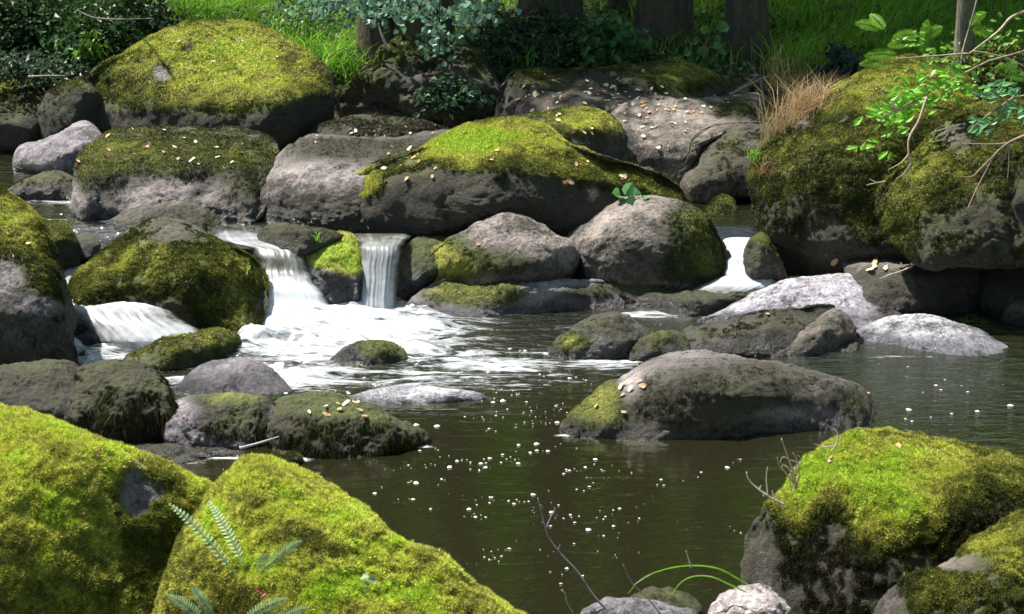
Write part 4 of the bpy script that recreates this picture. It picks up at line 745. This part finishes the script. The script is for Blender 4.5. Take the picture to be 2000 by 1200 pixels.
shrub('bush', 'green leafy seedling bush above the back slab', 1190, 90, 13.6, 62, 50, .3, 420, .075, (.055, .15, .035), group=BG, ncl=26, rnd=True)
shrub('bush', 'small dark ivy mound beside the tall right boulder', 1640, 128, 12.6, 42, 32, .25, 800, .045, (.02, .05, .03), group=BG, ncl=20)
shrub('bush', 'dark scrub between the thin trunk and the brown trunk', 1390, 150, 14.4, 60, 40, .3, 800, .055, (.03, .05, .02), group=BG, ncl=20)
shrub('bush', 'mossy tangle around the foot of the pale trunk', 1930, 130, 11.5, 80, 50, .3, 1500, .035, (.11, .14, .02), group=BG, ncl=40)
shrub('bush', 'tall weeds with pale flower heads behind the great dome', 620, 40, 14.6, 90, 60, .4, 700, .05, (.13, .22, .10), group=BG, ncl=40)
shrub('bush', 'dark nettles growing between the broad shaded trunks', 1125, 70, 14.3, 60, 50, .3, 900, .06, (.03, .07, .025), group=BG, ncl=26)
shrub('bush', 'low dark scrub in front of the broad black trunk', 1290, 105, 14.0, 80, 26, .25, 800, .055, (.028, .055, .02), group=BG, ncl=24)
shrub('bush', 'dim leafy scrub at the foot of the broad shaded trunk', 1010, 60, 14.6, 70, 44, .3, 900, .055, (.05, .07, .03), group=BG, ncl=24)
# overhanging branches of the twin trunks: round blue green leaves
for (px, py, rx, rz, n) in [(790, 14, 110, 30, 240), (640, 8, 50, 22, 90), (855, 75, 36, 34, 100), (925, 15, 40, 24, 90)]:
    c = P3(px, py, 13.2) - np.array(T2.location); sx, sz = rx / F * 13.2, rz / F * 13.2
    g = Geo(); P = c + rng.normal(size=(n, 3)) * np.array([sx * .6, .18, sz * .55]); D = rng.normal(size=(n, 3)) * .7 + np.array([0, -.2, -.7]); N = rng.normal(size=(n, 3)) * .4 + np.array([0, -.8, .6])
    g.leaves(P, D, N, .056 * (.7 + .5 * rng.random(n)), .056 * (.7 + .5 * rng.random(n)), jit((.17, .30, .20), n, .3, .12), shape=(.28, .5, .7, .48))
    for k in range(6): e = P[k]; g.tube([c + np.array([0, .3, .9]), (c + e) / 2 + np.array([0, .1, .35]), e], [.010, .006, .003], 5, (.06, .05, .03))
    g.build('branch', M_LEAF, T2)
# round leaved sapling
def plant(name, label, leafpx, t, root_px, leaf, col, cat='plant', stem=(.06, .10, .03), r=.004, shape=(.28, .5, .7, .48), wide=.95, face=1.0, sag=.3):
    rt = P3(root_px[0], root_px[1], t); root = empty(name, rt, label, cat); g = Geo(); gs = Geo(); n = len(leafpx)
    P = P3([p[0] for p in leafpx], [p[1] for p in leafpx], t + rng.uniform(-.12, .12, n)) - rt
    szs = np.array([p[2] if len(p) > 2 else 1. for p in leafpx]) * leaf
    D = rng.normal(size=(n, 3)) * .5 + np.sign(P[:, :1] + 1e-3) * np.array([[.8, 0, 0]]) + np.array([0, -.2, -.1]); N = rng.normal(size=(n, 3)) * .25 + np.array([0, -face, .7])
    g.leaves(P - D / np.linalg.norm(D, axis=1)[:, None] * szs[:, None] * .5, D, N, szs, szs * wide, jit(col, n, .25, .1), shape=shape)
    g.build('leaves', M_LEAF, root)
    for k in range(n):
        e = P[k]; gs.tube([e * 0, e * .5 + np.array([0, 0, sag * abs(e[0])]), e], [r, r * .7, r * .4], 5, stem)
    gs.build('stem', M_BARK, root, smooth=True); return root
plant('sapling', 'sapling with large round pale green leaves beside the brown trunk', [(1376,58,1.3),(1412,53,1.9),(1358,82),(1402,76,1.1),(1374,100,1.7),(1400,90,1.2),(1342,104),(1368,128),(1393,122),(1412,102),(1385,142,1.2),(1403,135),(1350,120),(1395,160,.9),(1350,168,.9),(1375,160)], 13.6, (1392, 185), .062, (.10, .24, .07))
plant('seedling', 'three leaved green seedling growing on the end of the long mossy boulder', [(1205,378,1.2),(1228,370,1.5),(1242,380,1.4),(1215,388),(1258,385,.9),(1232,392)], 10.35, (1228, 398), .062, (.14, .34, .12), sag=.1)
# ferns
def frond(g, base, tip, width, col, n=16, curl=.15, side=None, back=.0):
    base, tip = np.asarray(base, float), np.asarray(tip, float); L = np.linalg.norm(tip - base)
    s = np.linspace(0, 1, n + 4)[:, None]; pts = base + (tip - base) * s + np.array([0, 0, 1]) * curl * L * np.sin(s * math.pi * .9)
    g.tube(pts, np.linspace(.0022, .0008, len(pts)) * (L / .2) ** .5, 5, np.array(col) * .7)
    T = np.gradient(pts, axis=0); T /= np.linalg.norm(T, axis=1)[:, None]
    V = (0, -1, .55) if side is None else side
    X = np.cross(T, np.array(V)); X /= np.linalg.norm(X, axis=1)[:, None]; N = np.cross(X, T)
    f = s[3:, 0]; w = width * np.sin(np.clip((f - .02) / .98, 0, 1) * math.pi * .82 + .42) ** .8; w = np.clip(w, .08 * width, None)
    for sg in (-1, 1):
        D = X[3:] * sg + T[3:] * .45; g.leaves(pts[3:], D, N[3:] * 1. + X[3:] * 0, w, np.full(len(w), L / n * .62), jit(col, len(w), .15, .08), fold=.1, droop=.12, shape=(.25, .45, .75, .34))
def fern(label, rootpx, t, tips, width, col, dt=0., name='fern', n=16, curl=.15):
    rt = P3(rootpx[0], rootpx[1], t); root = empty(name, rt, label, 'fern', 'ferns growing on the boulders')
    for tp in tips:
        g = Geo(); b0 = P3(tp[3], tp[4], t) - rt if len(tp) > 4 else rt * 0
        frond(g, b0, P3(tp[0], tp[1], t + tp[2]) - rt, width, col, n=n, curl=curl); g.build('frond', M_LEAF, root)
    return root
BF = (.38, .54, .28)
fern('tallest fern with long blue green fronds on the golden mossy boulder', (462, 1125), 4.28, [(332, 990, .05), (408, 984, .08, 478, 1108), (588, 1060, -.05, 508, 1122), (522, 1085, -.02, 500, 1115)], .0175, BF, n=17, curl=.08)
fern('fern at the bottom edge below the tall fern', (420, 1215), 4.2, [(328, 1165, .0, 400, 1212), (376, 1150, .0), (560, 1172, 0., 470, 1215), (600, 1190, 0., 520, 1225)], .018, BF, n=15, curl=.08)
plant('seedling', 'tiny pale green three pointed leaf standing on the golden moss', [(712,1128,1.3),(728,1132,1.2),(716,1142,.9)], 4.5, (716, 1150), .020, (.25, .42, .24), sag=.05, r=.0015)
plant('seedling', 'small reddish sprig at the foot of the tall fern', [(505,1152),(515,1160),(500,1166)], 4.3, (508, 1175), .014, (.45, .10, .09), sag=.05, r=.0012)
LF = (.22, .46, .03)
fern('lime green bracken sprays above the tall right boulder', (1790, 130), 10.9, [(1672, 48, .0, 1725, 60), (1700, 30, .05, 1730, 62), (1690, 112, 0., 1760, 110), (1680, 128, 0., 1750, 125), (1812, 42, .0, 1800, 115), (1735, 92, 0, 1790, 85), (1840, 55, 0, 1800, 80), (1745, 75, 0., 1800, 70)], .050, LF, n=17, curl=.08)
fern('bright fern sprig beside the pale trunk', (1890, 60), 11.2, [(1925, 28, 0.), (1915, 48, 0.), (1945, 80, 0.)], .045, LF, n=12)
fern('small bracken tuft at the right edge under the pale trunk', (1960, 150), 9.9, [(1985, 125, 0.), (1950, 128, 0.), (2010, 160, 0.)], .045, (.18, .42, .04), n=12)
def branch(label, path, t, leaves, leaf, col, name='branch', tr=.008, wide=.55, cat='branch', twig=(.30, .25, .20), shape=(.3, .32, .7, .5), dt=0., face=.7):
    ts = t if np.ndim(t) else np.linspace(t, t + dt, len(path))
    P = P3([p[0] for p in path], [p[1] for p in path], ts); o = P[0]; root = empty(name, o, label, cat)
    g = Geo(); g.tube(P - o, np.linspace(tr, tr * .4, len(P)), 6, twig); g.build('wood', M_BARK, root, smooth=True)
    g = Geo(); L = P3([l[0] for l in leaves], [l[1] for l in leaves], t + dt * .5 + rng.uniform(-.12, .12, len(leaves))) - o; n = len(L)
    D = np.array([[math.cos(math.radians(l[2])), rng.uniform(-.3, .1), math.sin(math.radians(l[2]))] for l in leaves])
    N = rng.normal(size=(n, 3)) * .3 + np.array([0, -face, .8])
    sz = np.array([l[3] if len(l) > 3 else 1 for l in leaves]) * leaf
    g.leaves(L, D, N, sz, sz * wide, jit(col, n, .2, .1), shape=shape, fold=.12)
    g.build('foliage', M_LEAF, root); return root
def spray(cx, cy, rx, ry, n, ang=180):
    return [(cx + rng.normal() * rx * .55, cy + rng.normal() * ry * .55, ang + rng.uniform(-60, 60), rng.uniform(.7, 1.25)) for _ in range(n)]
branch('leafy oak twig with bright green leaves hanging over the tall right boulder', [(2040, 90), (1930, 120), (1850, 160), (1790, 195), (1720, 230)], 10.0,
       spray(1850, 160, 70, 30, 80) + spray(1790, 195, 55, 24, 60) + spray(1735, 225, 42, 18, 34) + spray(1760, 245, 30, 24, 16) + spray(1718, 285, 26, 14, 12, 200), .062, (.22, .48, .05), dt=-.3)
branch('blue green leaves on the lower twig at the right edge', [(2060, 180), (1980, 190), (1930, 225), (1900, 250)], 9.5,
       spray(1960, 175, 45, 26, 36) + spray(1975, 215, 36, 18, 22) + spray(1930, 245, 30, 14, 16), .058, (.12, .30, .12))
branch('thin green sapling leaves in front of the pale trunk', [(1870, 180), (1880, 100), (1900, 30), (1915, -30)], 10.8,
       spray(1790, 80, 40, 22, 18) + spray(1840, 110, 60, 22, 30) + spray(1960, 80, 40, 40, 24) + spray(1880, 190, 60, 20, 26), .045, (.22, .44, .07))
# bare twigs
def twig(label, paths, t, r=.004, col=(.34, .28, .25), name='twig', dt=0., group='bare twigs'):
    o = P3(paths[0][0][0], paths[0][0][1], t); root_g = Geo()
    for k, p in enumerate(paths):
        s = spline_open(p); tt = t + dt * np.linspace(0, 1, len(s))
        root_g.tube(P3(s[:, 0], s[:, 1], tt) - o, np.linspace(r, r * .35, len(s)) * (1 if k == 0 else .65), 6, np.array(col) * rng.uniform(.85, 1.1), rough=.3)
    V = root_g.build(name, M_TWIG, None, None, smooth=True); V.location = o; tag(V, label, 'twig', group); return V
def spline_open(p, m=5):
    p = np.array(p, float); k = len(p); s = np.linspace(0, k - 1, (k - 1) * m + 1); i = np.clip(s.astype(int), 0, k - 2); f = (s - i)[:, None]; g = lambda j: p[np.clip(j, 0, k - 1)]
    p0, p1, p2, p3 = g(i - 1), g(i), g(i + 1), g(i + 2)
    return .5 * (2 * p1 + (p2 - p0) * f + (2 * p0 - 5 * p1 + 4 * p2 - p3) * f * f + (3 * p1 - p0 - 3 * p2 + p3) * f ** 3)
M_TWIG = mat_leaf('twig_wood', 0., .8, .2)
twig('long bare twig with two short side shoots rising from the pool at the bottom centre', [[(1195,1200),(1160,1165),(1130,1120),(1098,1085),(1072,1050),(1060,1010),(1050,972)], [(1066,1032),(1076,1010),(1085,992)], [(1090,1076),(1094,1064)]], 5.0, .0042, (.20, .18, .19))
twig('short crooked twig beside the long bare one', [[(1120,1200),(1108,1178),(1104,1160),(1095,1152)]], 5.0, .003, (.22, .2, .2))
twig('thin straight twig above the flat lilac stone', [[(1290,1200),(1262,1165),(1235,1140),(1217,1103)], [(1238,1143),(1262,1128),(1280,1118)]], 4.9, .0024, (.24, .2, .18))
twig('hair thin stalk behind the grass blades', [[(1350,1110),(1346,1095),(1340,1076)]], 4.95, .003, (.34, .28, .27))
twig('pale curved twig reaching left from the lime capped boulder', [[(1532,986),(1505,972),(1480,955),(1463,938),(1458,922)], [(1500,968),(1497,935),(1499,912)], [(1512,975),(1508,958)], [(1484,957),(1486,948)]], 5.0, .0045, (.42, .34, .30))
twig('forked whitish twig on top of the lime capped boulder', [[(1622,884),(1634,866),(1636,848),(1628,838)], [(1612,885),(1600,872),(1590,867)], [(1605,874),(1622,872),(1632,870)]], 5.35, .0035, (.45, .37, .33))
twig('dry curled weed stalks on the left shoulder of the lime capped boulder', [[(1555,955),(1548,920),(1538,890),(1526,856)], [(1552,945),(1535,925),(1522,910),(1518,893)], [(1556,950),(1562,920),(1555,895),(1548,885)], [(1550,940),(1540,915),(1525,905),(1530,893),(1545,900)], [(1553,930),(1565,900),(1558,890)], [(1548,925),(1556,905),(1540,898)], [(1545,960),(1543,940),(1548,910)]], 5.1, .0042, (.33, .24, .19))
twig('forked white twig standing on the angular block', [[(1780,518),(1790,495),(1789,470),(1787,462)], [(1802,486),(1825,490),(1848,500)]], 9.7, .010, (.55, .48, .42))
twig('thin fallen twig trailing down from the angular block', [[(1782,520),(1760,530),(1735,538),(1718,545)]], 9.65, .006, (.35, .3, .27))
twig('pale forked twig hanging before the tall right boulder', [[(1810,190),(1795,235),(1776,270),(1775,300),(1780,325),(1772,345),(1770,358)], [(1776,300),(1760,318),(1735,332)], [(1778,320),(1765,340),(1750,350)]], 9.55, .009, (.40, .30, .24))
twig('short forked twig left of the mossy edge boulder', [[(1730,355),(1710,358),(1692,362)], [(1712,357),(1698,350)]], 9.5, .006, (.35, .27, .2))
twig('brown drooping twigs at the right edge', [[(2010,262),(1972,278),(1945,300),(1925,335),(1905,375),(1890,408)], [(1970,280),(1930,282),(1880,280)], [(1945,300),(1915,330),(1898,345),(1876,345)], [(1970,282),(1962,310),(1945,332)], [(1970,282),(1970,320),(1968,350)]], 8.95, .008, (.30, .21, .17))
twig('long grey branches crossing above the right hand boulders', [[(2010,20),(1975,35),(1950,62),(1900,100),(1860,130)], [(1900,100),(1960,112),(2010,135)], [(1895,105),(1820,110),(1750,115)]], 10.3, .012, (.32, .27, .2))
twig('fallen grey branch lying behind the litter slab', [[(1425,186),(1460,168),(1500,150),(1555,138)], [(1440,176),(1475,150),(1460,120)], [(1485,156),(1492,190)]], 12.2, .014, (.22, .18, .16))
twig('thin root arching over the litter slab', [[(1345,300),(1352,270),(1385,248),(1430,240),(1490,238)], [(1352,275),(1370,260),(1410,235)]], 11.0, .008, (.20, .19, .13))
twig('dark bare twig between the great dome and the root hump', [[(668,222),(655,180),(640,140),(622,110)], [(640,115),(670,95),(690,115),(712,132)], [(655,195),(640,190),(628,190)]], 12.6, .007, (.10, .08, .06))
twig('pale broken branch leaning on the twin trunks', [[(760,100),(748,75),(738,45)]], 13.3, .018, (.36, .30, .27))
twig('thin dead twig in the left bramble', [[(150,20),(180,34),(230,38),(300,36)]], 12.9, .009, (.22, .2, .16))
twig('curved dead stick on the low left bank', [[(55,150),(90,148),(130,148)]], 12.4, .007, (.35, .33, .28))
twig('wet grey stick between the weedy rocks', [[(468,876),(505,866),(545,853)]], 7.55, .008, (.30, .31, .34))

# ---------------------------------------------------------------- grasses
def tuft(name, label, px, py, t, rx, n, h, w, col, lean=.25, cat='grass tuft', curve=.3, group=None):
    o = P3(px, py, t); P = rng.normal(size=(n, 3)) * np.array([rx / F * t * .5, rx / F * t * .4, .01])
    D = np.array([0, 0, 1.]) + rng.normal(size=(n, 3)) * np.array([lean, lean, .1]); g = Geo()
    B = rng.normal(size=(n, 3)) * np.array([curve, curve, 0]) + np.array([0, 0, -curve * .3])
    g.blades(P, D, h * (.45 + .6 * rng.random(n)), w, jit(col, n, .3, .12), bend=B, seg=2)
    ob = g.build(name, M_GRASS, None, None); ob.location = o; tag(ob, label, cat, group); return ob
tuft('dry_grass', 'tall tuft of dry straw coloured grass on the shoulder of the tall right boulder', 1580, 235, 10.8, 55, 380, .42, .0045, (.46, .32, .19), .13, group='dry grass tufts')
tuft('dry_grass', 'thin dry grass stalks growing from the arch rock', 1515, 290, 10.7, 30, 130, .55, .004, (.36, .27, .14), .12, group='dry grass tufts')
tuft('dry_grass', 'short rusty grass at the edge of the arch rock', 1508, 340, 10.5, 30, 160, .16, .005, (.30, .19, .10), .4, group='dry grass tufts')
tuft('dry_grass', 'sparse straw stalks beside the brown trunk', 1535, 175, 12.2, 50, 110, .50, .005, (.25, .22, .10), .15, group='dry grass tufts')
tuft('green_grass', 'small bright green grass tuft on the arch rock', 1472, 312, 10.6, 14, 50, .13, .006, (.20, .40, .05), .25)
tuft('green_grass', 'tiny grass sprout on top of the small rock above the falls', 618, 472, 9.75, 6, 14, .10, .005, (.25, .45, .04), .3)
tuft('green_grass', 'tiny pale green sprout on the right flank of the mossy hump', 486, 530, 9.2, 5, 12, .07, .005, (.35, .55, .12), .3)
def longblade(label, pts, t, w, col):
    s = spline_open(pts, 8); P = P3(s[:, 0], s[:, 1], t + .15 * np.linspace(1, 0, len(s))); o = P[0].copy(); n = len(P)
    wd = w * np.sin(np.linspace(.12, 1, n) * math.pi * .55 + .2)[:, None] * np.linspace(.15, 1, n)[:, None] ** .5
    T = np.gradient(P, axis=0); U = np.cross(T, np.array([0, 1., .5])); U /= np.linalg.norm(U, axis=1)[:, None]
    V = np.stack([P - U * wd, P + np.array([0, .3, -.3]) * wd, P + U * wd], 1).reshape(-1, 3) - o; i = np.arange(n - 1)[:, None] * 3
    g = Geo(); g.add(V, q=np.concatenate([i + np.array([[0, 1, 4, 3]]), i + np.array([[1, 2, 5, 4]])]), c=col); ob = g.build('grass_blade', M_GRASS, None, None, smooth=True); ob.location = o
    tag(ob, label, 'grass', 'arching grass blades')
longblade('upper of the two long arching green grass blades by the lime capped boulder', [(1226,1160),(1255,1130),(1300,1112),(1350,1105),(1400,1110),(1440,1130),(1462,1142)], 4.9, .0052, (.18, .46, .02))
longblade('lower pale green arching grass blade by the lime capped boulder', [(1312,1162),(1330,1138),(1355,1126),(1390,1127),(1425,1142),(1460,1158)], 4.85, .0050, (.24, .46, .08))

n = 52000                                            # the sunny meadow
u = rng.random(n); yy = 13.7 + 6.0 * u ** 1.3; xx = rng.uniform(-1, 1, n) * yy * .40
cl = fbm(np.stack([xx, yy, xx * 0], 1) * 2.2, 2)
pxx, pyy, _ = proj(np.stack([xx, yy, ground_z(xx, yy)], 1))
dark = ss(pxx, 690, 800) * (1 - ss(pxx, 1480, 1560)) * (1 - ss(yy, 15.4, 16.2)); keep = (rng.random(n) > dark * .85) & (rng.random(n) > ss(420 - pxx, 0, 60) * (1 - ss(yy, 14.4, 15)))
xx, yy, cl = xx[keep], yy[keep], cl[keep]; n = len(xx)
P = np.stack([xx, yy, gz(xx, yy) - .02], 1); D = np.array([0, 0, 1.]) + rng.normal(size=(n, 3)) * np.array([.28, .28, .05]) + np.array([.1, 0, 0])
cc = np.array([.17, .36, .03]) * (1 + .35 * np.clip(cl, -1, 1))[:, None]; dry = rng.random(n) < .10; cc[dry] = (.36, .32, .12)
cc = cc * (1 + .3 * rng.uniform(-1, 1, (n, 1)))
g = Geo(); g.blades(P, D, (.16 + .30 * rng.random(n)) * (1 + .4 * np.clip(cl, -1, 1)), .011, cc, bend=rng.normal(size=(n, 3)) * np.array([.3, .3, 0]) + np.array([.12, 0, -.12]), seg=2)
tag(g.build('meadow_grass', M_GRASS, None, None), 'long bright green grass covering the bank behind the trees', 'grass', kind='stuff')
n = 5200                                             # shaded ground cover under the trees
xx = rng.uniform(-5.5, 4.5, n); yy = 12.9 + 2.6 * rng.random(n); k = (np.abs(xx - .2) < 9); P = np.stack([xx, yy, gz(xx, yy) + .02 + .10 * rng.random(n)], 1)
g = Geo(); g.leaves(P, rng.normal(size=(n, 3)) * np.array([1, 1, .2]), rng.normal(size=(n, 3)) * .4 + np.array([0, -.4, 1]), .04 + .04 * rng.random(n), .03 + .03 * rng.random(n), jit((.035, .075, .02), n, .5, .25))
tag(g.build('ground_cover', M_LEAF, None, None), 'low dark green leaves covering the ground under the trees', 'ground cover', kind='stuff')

# ---------------------------------------------------------------- fallen leaves and foam flecks
bpy.context.view_layer.update(); DG = bpy.context.evaluated_depsgraph_get()
rock_names = {o.name: k for k, o in ROCKS.items()}
def hit(px, py):
    d = P3(px, py, 1.) - np.array([0, 0, CAMZ]); o = Vector((0, 0, CAMZ)); dv = Vector(d).normalized()
    for _ in range(60):
        ok, p, nrm, _, ob, _ = S.ray_cast(DG, o, dv)
        if not ok: return None
        if ob.name in rock_names: return p, nrm, rock_names[ob.name]
        o = p + dv * .004
    return None
def leaf_mesh(kind, col):
    g = Geo(); Lh = {0: .5, 1: .5, 2: .5}[kind]; n = 10; th = np.linspace(0, 2 * np.pi, n, endpoint=False)
    r = {0: .5 * (1 + .25 * np.cos(th)), 1: .42 * (1 + .5 * np.cos(th) ** 3 + .1 * np.cos(5 * th)), 2: .5 * (.7 + .3 * np.abs(np.cos(1.5 * th)))}[kind]
    X, Y = r * np.cos(th), r * np.sin(th) * (.62, .5, .7)[kind]; Z = .22 * Y ** 2 * 4 + .18 * X ** 2 * (1, -1, 1)[kind] + .05 * np.sin(3 * th)
    V = np.concatenate([np.stack([X, Y, Z], 1), [[0, 0, -.02]]]); g.add(V, t=[[i, (i + 1) % n, n] for i in range(n)], c=col)
    g.add([[.5, 0, .03], [.8, .02, .12], [.8, -.01, .12]], t=[[0, 1, 2]], c=np.array(col) * .7)
    V = np.concatenate(g.v); return mesh_arrays('fallen_leaf', V, [np.concatenate(g.t)], np.concatenate(g.c))
LC = [('cream', (.78, .70, .46)), ('tan', (.52, .34, .19)), ('yellow', (.72, .70, .22)), ('pinkish brown', (.52, .27, .19)), ('pale grey', (.66, .60, .52))]
LM = {(c, k): leaf_mesh(k, v) for c, v in LC for k in range(3)}
for me in LM.values(): me.materials.append(M_DRY)
short = {'great': 'great yellow mossed dome', 'slab_l': 'flat leafy slab', 'mid_l': 'grey patched boulder', 'slab_back': 'long mossy back slab', 'litter': 'litter strewn slab', 'long': 'long green crowned boulder',
         'cushion': 'rounded green cushion rock', 'back_c': 'low pale rimmed rock', 'arch_r': 'right fall rock', 'island': 'lone pool boulder', 'fg_l': 'bottom left mossy boulder', 'fg_m': 'golden mossy boulder', 'fg_r': 'lime capped boulder',
         'beard_r': 'brown topped weedy rock', 'tall_l': 'tall left boulder', 'low_r': 'long low grey rock', 'block': 'angular block', 'round_l': 'humped grey boulder', 'round_r': 'big rounded boulder', 'far_left_a': 'far left rock', 'left_in2': 'tiny grey stone', 'bank': 'earthy root rock', 'tall_r': 'massive right boulder'}
NL = [0]
def put_leaf(px, py, size, cname, tilt=.25):
    h = hit(px, py)
    if h is None or h[2] not in short or NL[0] > 296: return
    p, nrm, key = h; ob = bpy.data.objects.new('fallen_leaf', LM[(cname, rng.integers(3))]); S.collection.objects.link(ob)
    nn = (nrm + Vector(rng.normal(size=3) * tilt)).normalized(); q = nn.to_track_quat('Z', 'Y').to_matrix().to_4x4()
    ob.matrix_world = Matrix.Translation(p + nrm * .010) @ q @ Matrix.Rotation(rng.random() * 6.28, 4, 'Z') @ Matrix.Diagonal((size, size, size, 1))
    rx = (p.x - ROCKS[key].location.x) / (ROCKS[key].dimensions.x / 2); part = 'far left end' if rx < -.6 else 'left half' if rx < -.2 else 'middle' if rx < .2 else 'right half' if rx < .6 else 'far right end'
    sz = 'tiny' if size < .026 else 'small' if size < .038 else 'large'
    tag(ob, f'{sz} {cname} fallen leaf on the {part} of the {short[key]}', 'leaf', f'fallen leaves on the {part} of the {short[key]}'); NL[0] += 1
for (px, py, sz, c) in [(1397, 750, .05, 'yellow'), (1693, 770, .035, 'tan'), (349, 196, .05, 'cream'), (462, 80, .05, 'cream'), (934, 478, .035, 'pinkish brown'), (1025, 205, .06, 'yellow'), (1046, 184, .06, 'cream'), (1088, 162, .05, 'cream'), (1256, 140, .05, 'yellow'),
                        (820, 228, .04, 'cream'), (265, 306, .045, 'cream'), (340, 290, .05, 'cream'), (423, 291, .05, 'cream'), (470, 300, .045, 'tan'), (455, 318, .04, 'cream'), (435, 328, .04, 'cream'), (210, 289, .05, 'tan'), (290, 282, .05, 'pinkish brown'), (298, 286, .04, 'cream'),
                        (1090, 247, .05, 'cream'), (1139, 260, .04, 'cream'), (1147, 318, .04, 'cream'), (1213, 346, .04, 'cream'), (800, 293, .05, 'cream'), (752, 330, .04, 'cream'), (960, 315, .04, 'pinkish brown'), (970, 296, .04, 'tan'), (1270, 360, .04, 'cream'), (1755, 872, .035, 'tan'), (1828, 876, .025, 'tan'),
                        (1628, 897, .025, 'pinkish brown'), (1620, 906, .030, 'pale grey'), (70, 843, .022, 'tan'), (185, 888, .024, 'pinkish brown'), (138, 900, .028, 'pale grey'), (890, 1118, .02, 'pale grey'), (604, 806, .03, 'cream'), (657, 790, .025, 'cream'), (710, 815, .03, 'pinkish brown'), (790, 842, .03, 'tan'), (1500, 616, .03, 'tan'), (28, 500, .03, 'cream'), (55, 478, .03, 'cream')]:
    put_leaf(px, py, sz, c)
cn = [c for c, _ in LC]
for (cx, cy, rx, ry, m, s, pal) in [(1170, 185, 170, 40, 70, .026, (0, 0, 1, 3, 4)), (1330, 215, 110, 34, 46, .020, (1, 4, 3, 0)), (1290, 260, 60, 30, 12, .022, (0, 4, 1)), (340, 290, 160, 34, 24, .026, (0, 1, 4)), (820, 320, 110, 22, 14, .022, (0, 1)),
                                    (1180, 345, 120, 28, 16, .024, (0, 1, 3)), (720, 262, 110, 12, 14, .022, (0, 4, 3)), (1110, 250, 90, 30, 12, .024, (0, 3)), (400, 110, 200, 50, 10, .024, (0, 4, 3)), (40, 190, 50, 8, 10, .03, (3, 1)), (1235, 760, 60, 16, 7, .024, (1, 0, 3)),
                                    (1180, 800, 60, 20, 4, .02, (1,)), (680, 795, 90, 18, 9, .024, (1, 0)), (1710, 520, 60, 10, 7, .03, (1, 0, 3)), (800, 240, 120, 10, 10, .022, (0, 1)), (165, 462, 12, 6, 5, .03, (3, 4))]:
    for _ in range(m): put_leaf(cx + rng.normal() * rx * .55, cy + rng.normal() * ry * .55, s * 1.35 * rng.uniform(.6, 1.5), cn[pal[rng.integers(len(pal))]])

g = Geo()
def fleck(px, py, r):
    r *= .62; px += 30 * math.sin(py * .05); c = at(px, py, .004); k = 8; th = np.linspace(0, 2 * np.pi, k, endpoint=False); rr = r * (1 + .35 * rng.uniform(-1, 1, k))
    asp = rng.uniform(.6, 1.1)
    V = np.stack([c[0] + rr * np.cos(th) * 1.15, c[1] + rr * np.sin(th) * asp, np.full(k, .003)], 1); V = np.concatenate([V, V * [1, 1, 0] * .55 + np.array([c[0], c[1], 0]) * .45 + [0, 0, .004 + r * .28], [[c[0], c[1], .004 + r * .34]]])
    j = np.arange(k); j2 = (j + 1) % k
    g.add(V, q=np.stack([j, j2, j2 + k, j + k], 1), t=np.stack([j + k, j2 + k, np.full(k, 2 * k)], 1), c=(.52, .52, .53))
for (cx, cy, rx, ry, m, s) in [(1000, 800, 150, 50, 80, .0055), (1010, 950, 190, 90, 120, .005), (1230, 930, 180, 80, 45, .0045), (960, 740, 180, 40, 70, .007), (1040, 1080, 150, 90, 45, .0045), (1830, 805, 90, 14, 26, .010), (1400, 960, 120, 80, 26, .006), (1750, 740, 170, 40, 22, .006),
                               (820, 690, 140, 50, 60, .007), (1000, 650, 140, 30, 40, .008), (800, 930, 120, 50, 36, .0045), (600, 740, 140, 30, 50, .008), (1290, 650, 80, 20, 12, .008), (560, 900, 120, 30, 24, .006)]:
    for _ in range(int(m * 2.2)):
        fx_, fy_ = cx + rng.normal() * rx * .65, cy + rng.normal() * ry * .65
        if perlin(np.array([[fx_ / 110 + fy_ / 70, fy_ / 26., 3.3]]))[0] > .12: fleck(fx_, fy_, s * rng.lognormal(-.15, .6))
for (px, py, r) in [(848, 912, .018), (867, 900, .014), (932, 994, .017), (1068, 966, .019), (1119, 1034, .016), (1028, 869, .014), (857, 994, .012), (911, 905, .016), (970, 888, .012), (1140, 897, .016), (936, 895, .014), (1100, 825, .020), (1390, 913, .016), (1945, 792, .02), (1890, 803, .016), (1846, 808, .014), (875, 832, .022), (830, 830, .022)]: fleck(px, py, r)
tag(g.build('foam_flecks', M_FOAM, None, None, smooth=True), 'white flecks of foam drifting on the dark pool', 'foam', kind='stuff')
